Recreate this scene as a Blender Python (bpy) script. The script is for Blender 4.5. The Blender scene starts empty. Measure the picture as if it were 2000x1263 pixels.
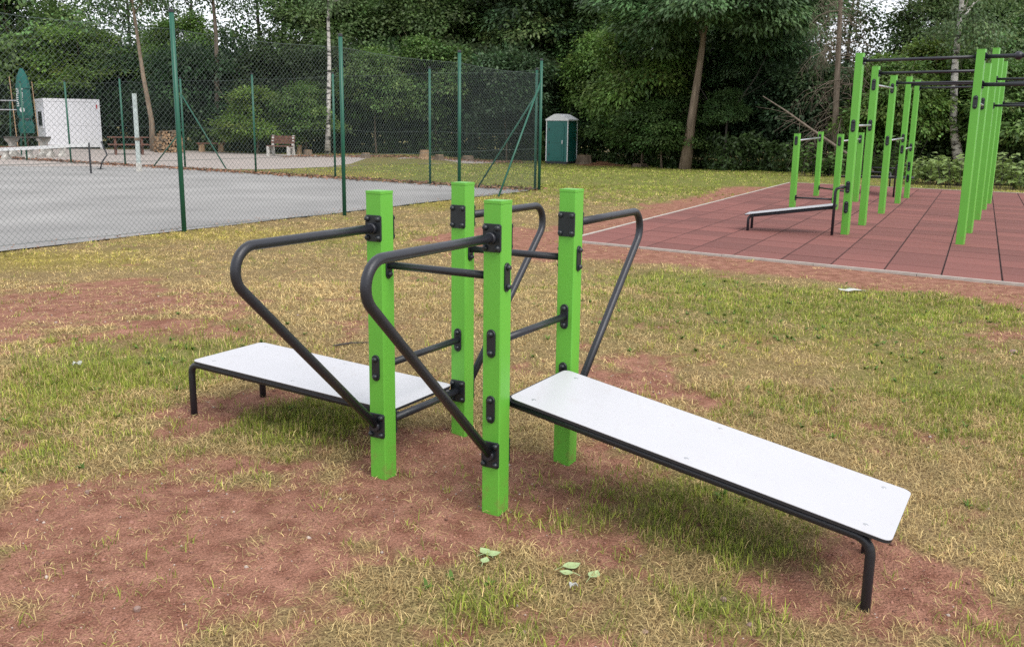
import bpy, math, random
import numpy as np
from mathutils import Vector, Matrix

# ------------------------------------------------------------------ camera, sky, sun, exposure
scene = bpy.context.scene
col = scene.collection
F_PX, PITCH, ROLL, CAM_H = 1824.2, 0.20804, 0.01334, 1.45
cp, sp, cr, sr = math.cos(PITCH), math.sin(PITCH), math.cos(ROLL), math.sin(ROLL)
FW = Vector((0, cp, -sp)); U0 = Vector((0, sp, cp)); R0 = Vector((1, 0, 0))
RT = R0 * cr + U0 * sr
UP = U0 * cr - R0 * sr
CAM = Vector((0, 0, CAM_H))
cam_data = bpy.data.cameras.new('camera')
cam_data.sensor_fit = 'HORIZONTAL'; cam_data.sensor_width = 36.0
cam_data.lens = F_PX / 2000 * 36.0
cam_data.clip_start = 0.05; cam_data.clip_end = 3000
cam = bpy.data.objects.new('camera', cam_data); col.objects.link(cam)
cam.matrix_world = Matrix(((RT.x, UP.x, -FW.x, 0), (RT.y, UP.y, -FW.y, 0), (RT.z, UP.z, -FW.z, CAM_H), (0, 0, 0, 1)))
scene.camera = cam

SUN_EL, SUN_AZ = 50, 138        # azimuth: degrees clockwise from +Y (north)
world = bpy.data.worlds.new('World'); scene.world = world; world.use_nodes = True
wn = world.node_tree.nodes; wl = world.node_tree.links
bg = wn['Background']
sky = wn.new('ShaderNodeTexSky'); sky.sky_type = 'NISHITA'; sky.sun_disc = False
sky.sun_elevation = math.radians(SUN_EL); sky.sun_rotation = math.radians(SUN_AZ)
sky.air_density = 1.0; sky.dust_density = 1.0; sky.ozone_density = 1.0
hs = wn.new('ShaderNodeHueSaturation'); hs.inputs['Saturation'].default_value = 0.22; hs.inputs['Value'].default_value = 1.0
wl.new(sky.outputs[0], hs.inputs['Color'])
cloud = wn.new('ShaderNodeMix'); cloud.data_type = 'RGBA'; cloud.inputs['Factor'].default_value = 0.72   # even overcast layer over the sky
cloud.inputs['B'].default_value = (8.2, 8.5, 9.1, 1)
wl.new(hs.outputs[0], cloud.inputs['A']); wl.new(cloud.outputs['Result'], bg.inputs[0])
bg.inputs[1].default_value = 0.10
sd = bpy.data.lights.new('sun', 'SUN'); sd.energy = 1.5; sd.angle = math.radians(34); sd.color = (1.0, 0.96, 0.9)
sun = bpy.data.objects.new('sun', sd); col.objects.link(sun)
ce = math.cos(math.radians(SUN_EL))
to_sun = Vector((math.sin(math.radians(SUN_AZ)) * ce, math.cos(math.radians(SUN_AZ)) * ce, math.sin(math.radians(SUN_EL))))
sun.rotation_euler = to_sun.to_track_quat('Z', 'Y').to_euler()
sun.location = (5, -5, 20)
vs = scene.view_settings
vs.view_transform = 'Standard'; vs.look = 'None'; vs.gamma = 1.0; vs.use_curve_mapping = False
vs.exposure = 0.78
scene.cycles.use_denoising = False
scene.cycles.max_bounces = 6; scene.cycles.transparent_max_bounces = 8
scene.render.film_transparent = False

rng = np.random.default_rng(7)
random.seed(7)

# ------------------------------------------------------------------ terrain and pixel helpers
PA = 1.05342
u = Vector((math.cos(PA), math.sin(PA), 0)); v = Vector((math.sin(PA), -math.cos(PA), 0))
S1 = 0.078                                   # near post side
C0 = Vector((-0.530, 3.707, 0))              # centre of first near post
DU, DV, PH = 0.6085, 0.5445, 1.1927

def sstep(t):
    t = np.clip(t, 0, 1); return t * t * (3 - 2 * t)
def terr(x, y):
    x = np.asarray(x, float); y = np.asarray(y, float)
    dx, dy = x - C0.x, y - C0.y
    uu = dx * u.x + dy * u.y; vv = dx * v.x + dy * v.y
    loc = 0.018 - np.where(vv > 0, .060, .015) * vv + 0.022 * uu
    r = np.hypot(x + 0.1, y - 3.8)
    loc = loc * (1 - sstep((r - 2.2) / 3.6))
    dip = -0.27 * sstep((y - 27) / 16) * sstep((x + 6) / 6)
    return loc + dip
def gz(x, y): return float(terr(x, y))
def ray(px, py): return RT * ((px - 1000) / F_PX) - UP * ((py - 631.5) / F_PX) + FW
def at(px, py, lift=0.0):
    """point of the ground that shows at a photo pixel"""
    d = ray(px, py); z = 0.0
    for _ in range(12):
        t = (z - CAM_H) / d.z; p = CAM + d * t; z = gz(p.x, p.y)
    return Vector((p.x, p.y, z + lift))
def at_y(px, py, Y):
    d = ray(px, py); return CAM + d * (Y / d.y)
def height_for(base, px, py):
    """height above its base of a plumb thing whose top shows at (px, py)"""
    d = ray(px, py); t = base.y / d.y; return (CAM + d * t).z - base.z

# value noise in numpy
_perm = np.random.default_rng(3).random((64, 64))
def vnoise(x, y):
    xi = np.floor(x).astype(int); yi = np.floor(y).astype(int)
    fx = x - xi; fy = y - yi; fx = fx * fx * (3 - 2 * fx); fy = fy * fy * (3 - 2 * fy)
    g = lambda i, j: _perm[i % 64, j % 64]
    return (g(xi, yi) * (1 - fx) + g(xi + 1, yi) * fx) * (1 - fy) + (g(xi, yi + 1) * (1 - fx) + g(xi + 1, yi + 1) * fx) * fy
def fbm(x, y, o=4):
    s = 0; a = .5; t = 0
    for k in range(o):
        s = s + a * vnoise(x * 2 ** k + 13.7 * k, y * 2 ** k + 7.1 * k); t += a; a *= .55
    return s / t

# ------------------------------------------------------------------ materials
MATS = {}
def nodes_of(m): return m.node_tree.nodes, m.node_tree.links
def mat(name, rgb, rough=0.6, metal=0.0, var=0.12, scale=8.0, bump=0.0, bscale=60.0, spec=0.5, detail=4):
    m = bpy.data.materials.new(name); m.use_nodes = True; n, l = nodes_of(m)
    b = n['Principled BSDF']; b.inputs['Roughness'].default_value = rough; b.inputs['Metallic'].default_value = metal
    b.inputs['Specular IOR Level'].default_value = spec
    tc = n.new('ShaderNodeTexCoord')
    t = n.new('ShaderNodeTexNoise'); t.inputs['Scale'].default_value = scale; t.inputs['Detail'].default_value = detail
    l.new(tc.outputs['Object'], t.inputs['Vector'])
    mx = n.new('ShaderNodeMix'); mx.data_type = 'RGBA'
    mx.inputs['A'].default_value = (*[c * (1 - var) for c in rgb], 1); mx.inputs['B'].default_value = (*[min(1, c * (1 + var)) for c in rgb], 1)
    l.new(t.outputs['Fac'], mx.inputs['Factor']); l.new(mx.outputs['Result'], b.inputs['Base Color'])
    if bump:
        t2 = n.new('ShaderNodeTexNoise'); t2.inputs['Scale'].default_value = bscale; t2.inputs['Detail'].default_value = 3
        l.new(tc.outputs['Object'], t2.inputs['Vector'])
        bp = n.new('ShaderNodeBump'); bp.inputs['Strength'].default_value = bump; bp.inputs['Distance'].default_value = 0.01
        l.new(t2.outputs['Fac'], bp.inputs['Height']); l.new(bp.outputs[0], b.inputs['Normal'])
    MATS[name] = m
    return m
def wood_mat(name, a, b_, scale=3.0):
    m = mat(name, a, 0.8, var=0.0); n, l = nodes_of(m)
    w = n.new('ShaderNodeTexNoise'); w.inputs['Scale'].default_value = scale; w.inputs['Detail'].default_value = 6
    mp = n.new('ShaderNodeMapping'); mp.inputs['Scale'].default_value = (6, 6, 0.6)
    tc = n.new('ShaderNodeTexCoord'); l.new(tc.outputs['Object'], mp.inputs['Vector']); l.new(mp.outputs[0], w.inputs['Vector'])
    r = n.new('ShaderNodeValToRGB'); r.color_ramp.elements[0].position = .35; r.color_ramp.elements[1].position = .68
    r.color_ramp.elements[0].color = (*a, 1); r.color_ramp.elements[1].color = (*b_, 1)
    l.new(w.outputs['Fac'], r.inputs[0]); l.new(r.outputs[0], n['Principled BSDF'].inputs['Base Color'])
    bp = n.new('ShaderNodeBump'); bp.inputs['Strength'].default_value = .6; bp.inputs['Distance'].default_value = .03
    l.new(w.outputs['Fac'], bp.inputs['Height']); l.new(bp.outputs[0], n['Principled BSDF'].inputs['Normal'])
    return m
def attr_mat(name, rough=0.8, transl=0.0, spec=0.25):
    m = bpy.data.materials.new(name); m.use_nodes = True; n, l = nodes_of(m)
    b = n['Principled BSDF']; b.inputs['Roughness'].default_value = rough; b.inputs['Specular IOR Level'].default_value = spec
    a = n.new('ShaderNodeAttribute'); a.attribute_name = 'col'
    oi = n.new('ShaderNodeObjectInfo'); mu = n.new('ShaderNodeMix'); mu.data_type = 'RGBA'; mu.blend_type = 'MULTIPLY'; mu.inputs['Factor'].default_value = 1
    l.new(a.outputs['Color'], mu.inputs['A']); l.new(oi.outputs['Color'], mu.inputs['B']); mu.clamp_result = False; cc = mu.outputs['Result']   # per-plant tint
    l.new(cc, b.inputs['Base Color'])
    if transl:
        tr = n.new('ShaderNodeBsdfTranslucent'); l.new(cc, tr.inputs['Color'])
        mx = n.new('ShaderNodeMixShader'); mx.inputs[0].default_value = transl
        l.new(b.outputs[0], mx.inputs[1]); l.new(tr.outputs[0], mx.inputs[2])
        l.new(mx.outputs[0], n['Material Output'].inputs['Surface'])
    MATS[name] = m
    return m

def green_paint():
    m = mat('green_paint', (0.125, 0.425, 0.044), 0.40, var=0.09, scale=2.5, bump=0.04, bscale=180)
    n, l = nodes_of(m)
    # dusty, slightly dirty towards the foot with splashes of soil: wear of its own
    geo = n.new('ShaderNodeTexCoord'); sx = n.new('ShaderNodeSeparateXYZ'); l.new(geo.outputs['Object'], sx.inputs[0])
    nz = n.new('ShaderNodeTexNoise'); nz.inputs['Scale'].default_value = 22; nz.inputs['Detail'].default_value = 6
    l.new(geo.outputs['Object'], nz.inputs['Vector'])
    mr = n.new('ShaderNodeMapRange'); mr.inputs['From Min'].default_value = 0.0; mr.inputs['From Max'].default_value = 0.16
    mr.inputs['To Min'].default_value = 0.8; mr.inputs['To Max'].default_value = 0.0
    l.new(sx.outputs['Z'], mr.inputs['Value'])
    mu = n.new('ShaderNodeMath'); mu.operation = 'MULTIPLY'; l.new(mr.outputs[0], mu.inputs[0])
    rp = n.new('ShaderNodeMapRange'); rp.inputs['From Min'].default_value = 0.5; rp.inputs['From Max'].default_value = 0.75
    l.new(nz.outputs['Fac'], rp.inputs['Value']); l.new(rp.outputs[0], mu.inputs[1])
    mx = n.new('ShaderNodeMix'); mx.data_type = 'RGBA'; mx.inputs['B'].default_value = (0.24, 0.13, 0.07, 1)
    src = n['Principled BSDF'].inputs['Base Color'].links[0].from_socket
    l.new(src, mx.inputs['A']); l.new(mu.outputs[0], mx.inputs['Factor']); l.new(mx.outputs['Result'], n['Principled BSDF'].inputs['Base Color'])
    return m
GREEN = green_paint()
STEEL = mat('black_powder_coat', (0.018, 0.019, 0.026), 0.36, var=0.25, scale=6, bump=0.12, bscale=350)
PLATE = mat('plate_black', (0.012, 0.016, 0.020), 0.38, var=0.2, scale=20, bump=0.06, bscale=300)
STAINLESS = mat('stainless', (0.55, 0.55, 0.56), 0.35, metal=0.9, var=0.08)
BOARD = mat('white_laminate', (0.50, 0.495, 0.52), 0.36, var=0.05, scale=5, bump=0.05, bscale=500, detail=8)
_n, _l = nodes_of(BOARD); _tc = _n.new('ShaderNodeTexCoord'); _mp = _n.new('ShaderNodeMapping'); _mp.inputs['Scale'].default_value = (9, 3, 9); _mp.inputs['Rotation'].default_value = (0, 0, .9)
_l.new(_tc.outputs['Object'], _mp.inputs[0]); _t = _n.new('ShaderNodeTexNoise'); _t.inputs['Scale'].default_value = 2.2; _t.inputs['Detail'].default_value = 12; _t.inputs['Roughness'].default_value = .72; _l.new(_mp.outputs[0], _t.inputs['Vector'])
_r = _n.new('ShaderNodeMapRange'); _r.inputs['From Min'].default_value = .56; _r.inputs['From Max'].default_value = .80; _r.inputs['To Max'].default_value = .35; _l.new(_t.outputs['Fac'], _r.inputs['Value'])
_m = _n.new('ShaderNodeMix'); _m.data_type = 'RGBA'; _m.inputs['B'].default_value = (.36, .30, .27, 1); _src = _n['Principled BSDF'].inputs['Base Color'].links[0].from_socket
_l.new(_src, _m.inputs['A']); _l.new(_r.outputs[0], _m.inputs['Factor']); _l.new(_m.outputs['Result'], _n['Principled BSDF'].inputs['Base Color'])
BOARD_EDGE = mat('board_edge', (0.02, 0.02, 0.025), 0.5)
FENCE_GREEN = mat('fence_green', (0.012, 0.10, 0.062), 0.42, var=0.2, scale=5)
WIRE = mat('fence_wire', (0.085, 0.115, 0.11), 0.45)
WIRE_DARK = mat('far_fence_wire', (0.03, 0.05, 0.045), 0.5)
ASPHALT = mat('asphalt', (0.275, 0.265, 0.255), 0.9, var=0.42, scale=0.6, bump=0.5, bscale=60, detail=12)
GRAVEL = mat('gravel', (0.36, 0.31, 0.28), 0.95, var=0.35, scale=3, bump=0.7, bscale=40, detail=10)
KERB = mat('kerb_concrete', (0.44, 0.40, 0.355), 0.9, var=0.3, scale=9)
CONC = mat('white_concrete', (0.52, 0.50, 0.46), 0.9, var=0.35, scale=9, bump=0.5, bscale=30)
WHITE = mat('white_metal', (0.74, 0.74, 0.77), 0.5, var=0.05, scale=2)
BROWN = wood_mat('brown_wood', (0.10, 0.042, 0.03), (0.21, 0.095, 0.065))
LOGWOOD = wood_mat('cut_wood', (0.24, 0.14, 0.075), (0.46, 0.31, 0.18))
BARKLOG = wood_mat('log_bark', (0.10, 0.07, 0.045), (0.22, 0.16, 0.11))
BARK = wood_mat('bark', (0.16, 0.115, 0.08), (0.32, 0.24, 0.17))
BARK_DARK = wood_mat('bark_dark', (0.035, 0.03, 0.026), (0.08, 0.065, 0.055))
DEADWOOD = wood_mat('dead_wood', (0.11, 0.082, 0.06), (0.21, 0.165, 0.125))
TEAL = mat('teal_plastic', (0.008, 0.115, 0.098), 0.35, var=0.15, scale=3)
ROOFW = mat('roof_plastic', (0.66, 0.66, 0.66), 0.5, var=0.15, scale=6)
CLOTH = mat('umbrella_cloth', (0.012, 0.10, 0.085), 0.9, var=0.25, scale=6)
PRINT = mat('white_print', (0.55, 0.55, 0.55), 0.8, var=0.05)
DARKGLASS = mat('dark_glass', (0.03, 0.03, 0.04), 0.15)
REDP = mat('red_paint', (0.5, 0.04, 0.05), 0.5)
LITTER = mat('paper', (0.48, 0.49, 0.46), 0.8, var=0.1)
STONE = mat('stone', (0.27, 0.18, 0.15), 0.9, var=0.3, scale=20, bump=.5, bscale=60)
GRASSM = attr_mat('grass_blades', 0.7, 0.25)
LEAFM = attr_mat('leaves', 0.5, 0.3, 0.4)
FLAT = attr_mat('flat_bits', 0.9)
def birch():
    m = mat('birch_bark', (0.55, 0.52, 0.48), 0.8, var=0.1); n, l = nodes_of(m)
    tc = n.new('ShaderNodeTexCoord'); mp = n.new('ShaderNodeMapping'); mp.inputs['Scale'].default_value = (2.2, 2.2, 7)
    nz = n.new('ShaderNodeTexNoise'); nz.inputs['Scale'].default_value = 1.3; nz.inputs['Detail'].default_value = 5
    l.new(tc.outputs['Object'], mp.inputs[0]); l.new(mp.outputs[0], nz.inputs['Vector'])
    r = n.new('ShaderNodeValToRGB'); r.color_ramp.elements[0].position = .40; r.color_ramp.elements[1].position = .50
    r.color_ramp.elements[0].color = (.05, .045, .04, 1); r.color_ramp.elements[1].color = (.55, .52, .48, 1)
    l.new(nz.outputs['Fac'], r.inputs[0]); l.new(r.outputs[0], n['Principled BSDF'].inputs['Base Color'])
    return m
BIRCH = birch()
def tile_mat():
    m = mat('rubber_tile', (0.185, 0.064, 0.052), 0.92, var=0.16, scale=1.2, bump=0.35, bscale=220, detail=8)
    n, l = nodes_of(m); oi = n.new('ShaderNodeObjectInfo')
    h = n.new('ShaderNodeHueSaturation'); src = n['Principled BSDF'].inputs['Base Color'].links[0].from_socket
    mr = n.new('ShaderNodeMapRange'); mr.inputs['To Min'].default_value = .82; mr.inputs['To Max'].default_value = 1.18
    l.new(oi.outputs['Random'], mr.inputs['Value']); l.new(mr.outputs[0], h.inputs['Value']); l.new(src, h.inputs['Color'])
    tc = n.new('ShaderNodeTexCoord'); nz = n.new('ShaderNodeTexNoise'); nz.inputs['Scale'].default_value = 90; nz.inputs['Detail'].default_value = 2
    l.new(tc.outputs['Object'], nz.inputs['Vector'])
    r2 = n.new('ShaderNodeMapRange'); r2.inputs['From Min'].default_value = .6; r2.inputs['From Max'].default_value = .75; r2.inputs['To Max'].default_value = .35
    l.new(nz.outputs['Fac'], r2.inputs['Value'])
    mx = n.new('ShaderNodeMix'); mx.data_type = 'RGBA'; mx.inputs['B'].default_value = (.28, .14, .12, 1)
    l.new(h.outputs[0], mx.inputs['A']); l.new(r2.outputs[0], mx.inputs['Factor']); l.new(mx.outputs['Result'], n['Principled BSDF'].inputs['Base Color'])
    return m
TILE = tile_mat()

# ------------------------------------------------------------------ mesh helpers
def link(o, parent=None):
    col.objects.link(o)
    if parent is not None: o.parent = parent
    return o
def empty(name, loc, rz=0.0):
    o = bpy.data.objects.new(name, None); o.location = loc; o.rotation_euler = (0, 0, rz); o.empty_display_size = .1
    return link(o)
def tag(o, label, cat=None, group=None, kind=None):
    if label: o['label'] = label
    if cat: o['category'] = cat
    if group: o['group'] = group
    if kind: o['kind'] = kind
    return o
class MB:
    def __init__(s): s.v = []; s.f = []
    def add(s, vs, fs):
        o = len(s.v); s.v += [tuple(p) for p in vs]; s.f += [tuple(i + o for i in f) for f in fs]; return s
    def prism(s, poly, axis_o, ax, ay, az, h0, h1):
        """polygon in the (ax, ay) plane extruded along az from h0 to h1"""
        n = len(poly); b = []
        for h in (h0, h1):
            for (a, c) in poly: b.append(axis_o + ax * a + ay * c + az * h)
        f = [tuple(range(n - 1, -1, -1)), tuple(range(n, 2 * n))]
        f += [(i, (i + 1) % n, n + (i + 1) % n, n + i) for i in range(n)]
        return s.add(b, f)
    def box(s, c, sx, sy, sz, X=Vector((1, 0, 0)), Y=Vector((0, 1, 0)), Z=Vector((0, 0, 1)), bev=0.0):
        c = Vector(c); a, b = sx / 2, sy / 2
        if bev: poly = [(-a + bev, -b), (a - bev, -b), (a, -b + bev), (a, b - bev), (a - bev, b), (-a + bev, b), (-a, b - bev), (-a, -b + bev)]
        else: poly = [(-a, -b), (a, -b), (a, b), (-a, b)]
        return s.prism(poly, c, X, Y, Z, -sz / 2, sz / 2)
    def tube(s, pts, r, n=10, cap=True, flat=1.0):
        pts = [Vector(p) for p in pts]; rs = r if isinstance(r, (list, tuple)) else [r] * len(pts)
        rings = []; prev = None
        for i, p in enumerate(pts):
            t = (pts[min(i + 1, len(pts) - 1)] - pts[max(i - 1, 0)]).normalized()
            if prev is None:
                a = Vector((0, 0, 1)) if abs(t.z) < .9 else Vector((1, 0, 0)); x = t.cross(a).normalized()
            else: x = (prev - t * prev.dot(t)).normalized()
            prev = x; y = t.cross(x)
            rings.append([p + (x * math.cos(2 * math.pi * k / n) + y * math.sin(2 * math.pi * k / n)) * rs[i] for k in range(n)])
        vs = [q for rg in rings for q in rg]; f = []
        for i in range(len(pts) - 1):
            for k in range(n): f.append((i * n + k, i * n + (k + 1) % n, (i + 1) * n + (k + 1) % n, (i + 1) * n + k))
        if cap: f.append(tuple(range(n - 1, -1, -1))); m = (len(pts) - 1) * n; f.append(tuple(range(m, m + n)))
        return s.add(vs, f)
    def lathe(s, o, prof, n=16, X=Vector((1, 0, 0)), Y=Vector((0, 1, 0)), Z=Vector((0, 0, 1)), mod=None):
        o = Vector(o); vs = []; f = []
        for j, (r, h) in enumerate(prof):
            for k in range(n):
                a = 2 * math.pi * k / n; rr = r * (mod(k, j) if mod else 1); vs.append(o + (X * math.cos(a) + Y * math.sin(a)) * rr + Z * h)
        for j in range(len(prof) - 1):
            for k in range(n): f.append((j * n + k, j * n + (k + 1) % n, (j + 1) * n + (k + 1) % n, (j + 1) * n + k))
        f.append(tuple(range(n - 1, -1, -1))); m = (len(prof) - 1) * n; f.append(tuple(range(m, m + n)))
        return s.add(vs, f)
    def build(s, name, material, parent=None, smooth=False, origin=None):
        """origin: world point that becomes the object's origin (vertices given in world space)"""
        me = bpy.data.meshes.new(name)
        vs = s.v
        o = bpy.data.objects.new(name, me)
        off = Vector((0, 0, 0))
        if parent is not None: off = PARENT_LOC.get(parent.name, Vector((0, 0, 0)))
        if origin is not None:
            vs = [tuple(Vector(p) - Vector(origin)) for p in vs]; o.location = Vector(origin) - off
        elif parent is not None: vs = [tuple(Vector(p) - off) for p in vs]
        me.from_pydata(vs, [], s.f); me.materials.append(material); me.update()
        if smooth:
            for p in me.polygons: p.use_smooth = len(p.vertices) == 4
        link(o, parent); PARENT_LOC[o.name] = Vector(origin) if origin is not None else off
        return o
PARENT_LOC = {}
def thing(name, loc, label, cat, group=None):
    o = empty(name, loc); PARENT_LOC[o.name] = Vector(loc); return tag(o, label, cat, group)
def copy_tree(o, loc, parent=None):
    c = o.copy(); col.objects.link(c)
    if parent is not None: c.parent = parent
    else: c.location = loc
    for ch in list(o.children): copy_tree(ch, None, c)
    return c
def np_mesh(name, verts, quads=None, tris=None, colr=None, material=None, parent=None):
    """fast mesh from arrays; colr is a colour for every vertex"""
    me = bpy.data.meshes.new(name)
    verts = np.asarray(verts, np.float32)
    loops = []; starts = []; tot = []; k = 0
    if quads is not None and len(quads):
        loops.append(np.asarray(quads, np.int32).ravel()); n = len(quads); starts.append(np.arange(n) * 4); tot.append(np.full(n, 4)); k = n * 4
    if tris is not None and len(tris):
        loops.append(np.asarray(tris, np.int32).ravel()); n = len(tris); starts.append(k + np.arange(n) * 3); tot.append(np.full(n, 3))
    loops = np.concatenate(loops).astype(np.int32); starts = np.concatenate(starts).astype(np.int32)
    me.vertices.add(len(verts)); me.vertices.foreach_set('co', verts.ravel())
    me.loops.add(len(loops)); me.loops.foreach_set('vertex_index', loops)
    me.polygons.add(len(starts)); me.polygons.foreach_set('loop_start', starts)
    if colr is not None:
        a = me.attributes.new('col', 'FLOAT_COLOR', 'POINT')
        c4 = np.ones((len(verts), 4), np.float32); c4[:, :3] = colr; a.data.foreach_set('color', c4.ravel())
    me.update(calc_edges=True); me.validate()
    if material: me.materials.append(material)
    o = bpy.data.objects.new(name, me); link(o, parent)
    return o

# ------------------------------------------------------------------ ground masks: where soil shows, where grass is green
def blob(x, y, px, py, rx, ry):
    c = at(px, py); a = at(px + rx, py); b = at(px, py - ry); e = at(px, py + ry)
    wx = (a - c).length; wy = max((b - e).length / 2, .02)
    return ((x - c.x) / wx) ** 2 + ((y - (b.y + e.y) / 2) / wy) ** 2
SOIL = [(960, 970, 300, 90, 1.4), (1100, 960, 130, 60, 1.1), (840, 870, 150, 45, 1.0), (620, 1000, 180, 50, .75), (280, 1020, 330, 70, 1.0), (100, 1120, 220, 70, .95), (370, 1150, 260, 60, .6), (520, 1090, 220, 60, .6),
        (1760, 1130, 130, 90, 1.25), (1540, 1160, 90, 35, .9), (420, 810, 110, 40, 1.0), (520, 775, 70, 25, .9), (1230, 745, 170, 40, .8), (130, 600, 300, 55, .85), (300, 650, 170, 30, .7), (760, 640, 120, 25, .4),
        (1030, 480, 150, 32, 1.1), (1950, 650, 80, 25, .7), (430, 905, 120, 30, .35), (1700, 1010, 90, 60, .6), (600, 560, 220, 30, .25), (1900, 1180, 120, 50, .35), (240, 1240, 260, 40, .6)]
GREENB = [(220, 720, 210, 75, 1.0), (300, 830, 130, 40, .4), (580, 820, 170, 50, 1.0), (1300, 1000, 260, 70, .9), (1450, 1060, 130, 60, .7), (1650, 610, 420, 50, .9), (1850, 760, 220, 70, .75), (1340, 560, 200, 30, .85), (1450, 640, 160, 40, .5),
          (940, 1180, 110, 60, .5), (1420, 1190, 90, 50, .9), (1300, 345, 300, 28, 1.0), (900, 345, 220, 22, .9), (90, 760, 120, 40, .4), (1500, 780, 260, 60, .25), (60, 900, 80, 40, .4), (600, 470, 260, 30, .2), (1900, 1220, 80, 60, .4)]
YELB = [(60, 510, 260, 20, 1.0), (420, 460, 260, 14, .9), (850, 395, 120, 14, 1.0), (640, 345, 140, 10, .9), (960, 388, 90, 10, .6), (1600, 700, 250, 50, .4), (60, 960, 200, 60, .3)]
# tile floor frame (world): corner, direction along the near kerb, direction along the left kerb
TC = at(1109, 471); TN = (at(2000, 558) - TC); TN.z = 0; TN_L = TN.length; TN.normalize()
TL = (at(1543.5, 357.7) - TC); TL.z = 0; TL_L = TL.length; TL.normalize()
_det = TN.x * TL.y - TN.y * TL.x
def tile_uv(x, y):
    dx, dy = x - TC.x, y - TC.y
    return (dx * TL.y - dy * TL.x) / _det, (-dx * TN.y + dy * TN.x) / _det
FA = at(360, 453); FB = at(1053, 372)               # near fence line
FD = Vector((FB.x - FA.x, FB.y - FA.y, 0)).normalized(); FNORM = Vector((-FD.y, FD.x, 0))   # points into the court
BB = at(362, 330); BD = Vector((BB.x - FB.x, BB.y - FB.y, 0)).normalized(); BN = Vector((BD.y, -BD.x, 0))  # back fence, normal away from the court
if BN.y < 0: BN = -BN
def court_d(x, y):
    """distance inside the court (positive inside)"""
    a = (x - FA.x) * FNORM.x + (y - FA.y) * FNORM.y
    b = -((x - FB.x) * BN.x + (y - FB.y) * BN.y)
    return np.minimum(a, b)
def masks(x, y):
    x = np.asarray(x, float); y = np.asarray(y, float)
    d = np.hypot(x, y)
    n1 = fbm(x * 1.1 + 5, y * 1.1); n2 = fbm(x * 4.5, y * 4.5 + 9); n3 = fbm(x * .35 + 2, y * .35)
    soil = np.zeros_like(x); green = np.zeros_like(x); yel = np.zeros_like(x)
    for (px, py, rx, ry, k) in SOIL: soil = np.maximum(soil, k * np.exp(-1.0 * blob(x, y, px, py, rx, ry)))
    for (px, py, rx, ry, k) in GREENB: green = np.maximum(green, k * np.exp(-.9 * blob(x, y, px, py, rx, ry)))
    for (px, py, rx, ry, k) in YELB: yel = np.maximum(yel, k * np.exp(-.9 * blob(x, y, px, py, rx, ry)))
    a, b = tile_uv(x, y)
    w = 1.35 + 1.6 * (n1 - .5); w2 = 1.0 + 1.2 * (n1 - .5)
    strip = np.maximum(np.where((a > -1.8) & (b > -4) & (b < 1), np.exp(-((b + .1) / w) ** 4), 0), np.where((b > -1.5) & (b < TL_L * .85) & (a < 1), np.exp(-((a + .05) / w2) ** 4), 0))
    wear = np.clip(1 - d / 14, 0, 1) * .34
    s = soil * 1.0 + wear + (n1 - .5) * .8 + (n2 - .5) * 1.35 + (fbm(x * 16, y * 16) - .5) * .5
    soil = sstep((s - .40) / .34)
    green = np.clip(green + (n1 - .55) * .8 + (n2 - .5) * .9 + .10 + np.clip((d - 15) / 20, 0, .45), 0, 1)
    soil = soil * (1 - .6 * sstep((green - .5) / .4))
    soil = np.maximum(soil, sstep((strip + (n2 - .5) * .9 - .3) / .4))
    return soil, green, np.clip(yel + (n2 - .5) * .6 - .1, 0, 1), n3

def surf(x, y, so):
    near = np.clip(1 - np.hypot(x, y - 3) / 12, 0, 1)
    return terr(x, y) + near * ((fbm(x * 14, y * 14) - .5) * .026 * so + (fbm(x * 3, y * 3) - .5) * .02 - .010 * so)
# ------------------------------------------------------------------ ground sheet
def axis(fine0, fine1, step, grow, lo, hi):
    a = list(np.arange(fine0, fine1, step)); s = step; x = fine1
    while x < hi: a.append(x); s *= grow; x += s
    a.append(hi); s = step; x = fine0 - step; left = []
    while x > lo: left.append(x); s *= grow; x -= s
    left.append(lo); return np.array(left[::-1] + a)
xs = axis(-2.6, 3.0, .035, 1.045, -900, 900); ys = axis(2.2, 7.0, .035, 1.035, -60, 1600)
GX, GY = np.meshgrid(xs, ys); shp = GX.shape
soil, green, yel, n3 = masks(GX.ravel(), GY.ravel())
gx, gy = GX.ravel(), GY.ravel()
tuv = tile_uv(gx, gy); in_t = (tuv[0] > .15) & (tuv[1] > .15) & (tuv[0] < 12) & (tuv[1] < TL_L - .1)
in_c = court_d(gx, gy) > .15
hz = surf(gx, gy, soil)
hz = np.where(in_t, -.05, hz); hz = np.where(in_c, hz - .03, hz)
W = shp[1]; ii = np.arange(shp[0] - 1)[:, None] * W + np.arange(W - 1)[None, :]
q = np.stack([ii, ii + 1, ii + W + 1, ii + W], -1).reshape(-1, 4)
ground = np_mesh('ground', np.stack([gx, gy, hz], -1), quads=q, colr=np.stack([soil, green, yel], -1))
tag(ground, 'dry grass field with patches of bare red soil', kind='structure')
for p in ground.data.polygons: p.use_smooth = True
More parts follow.
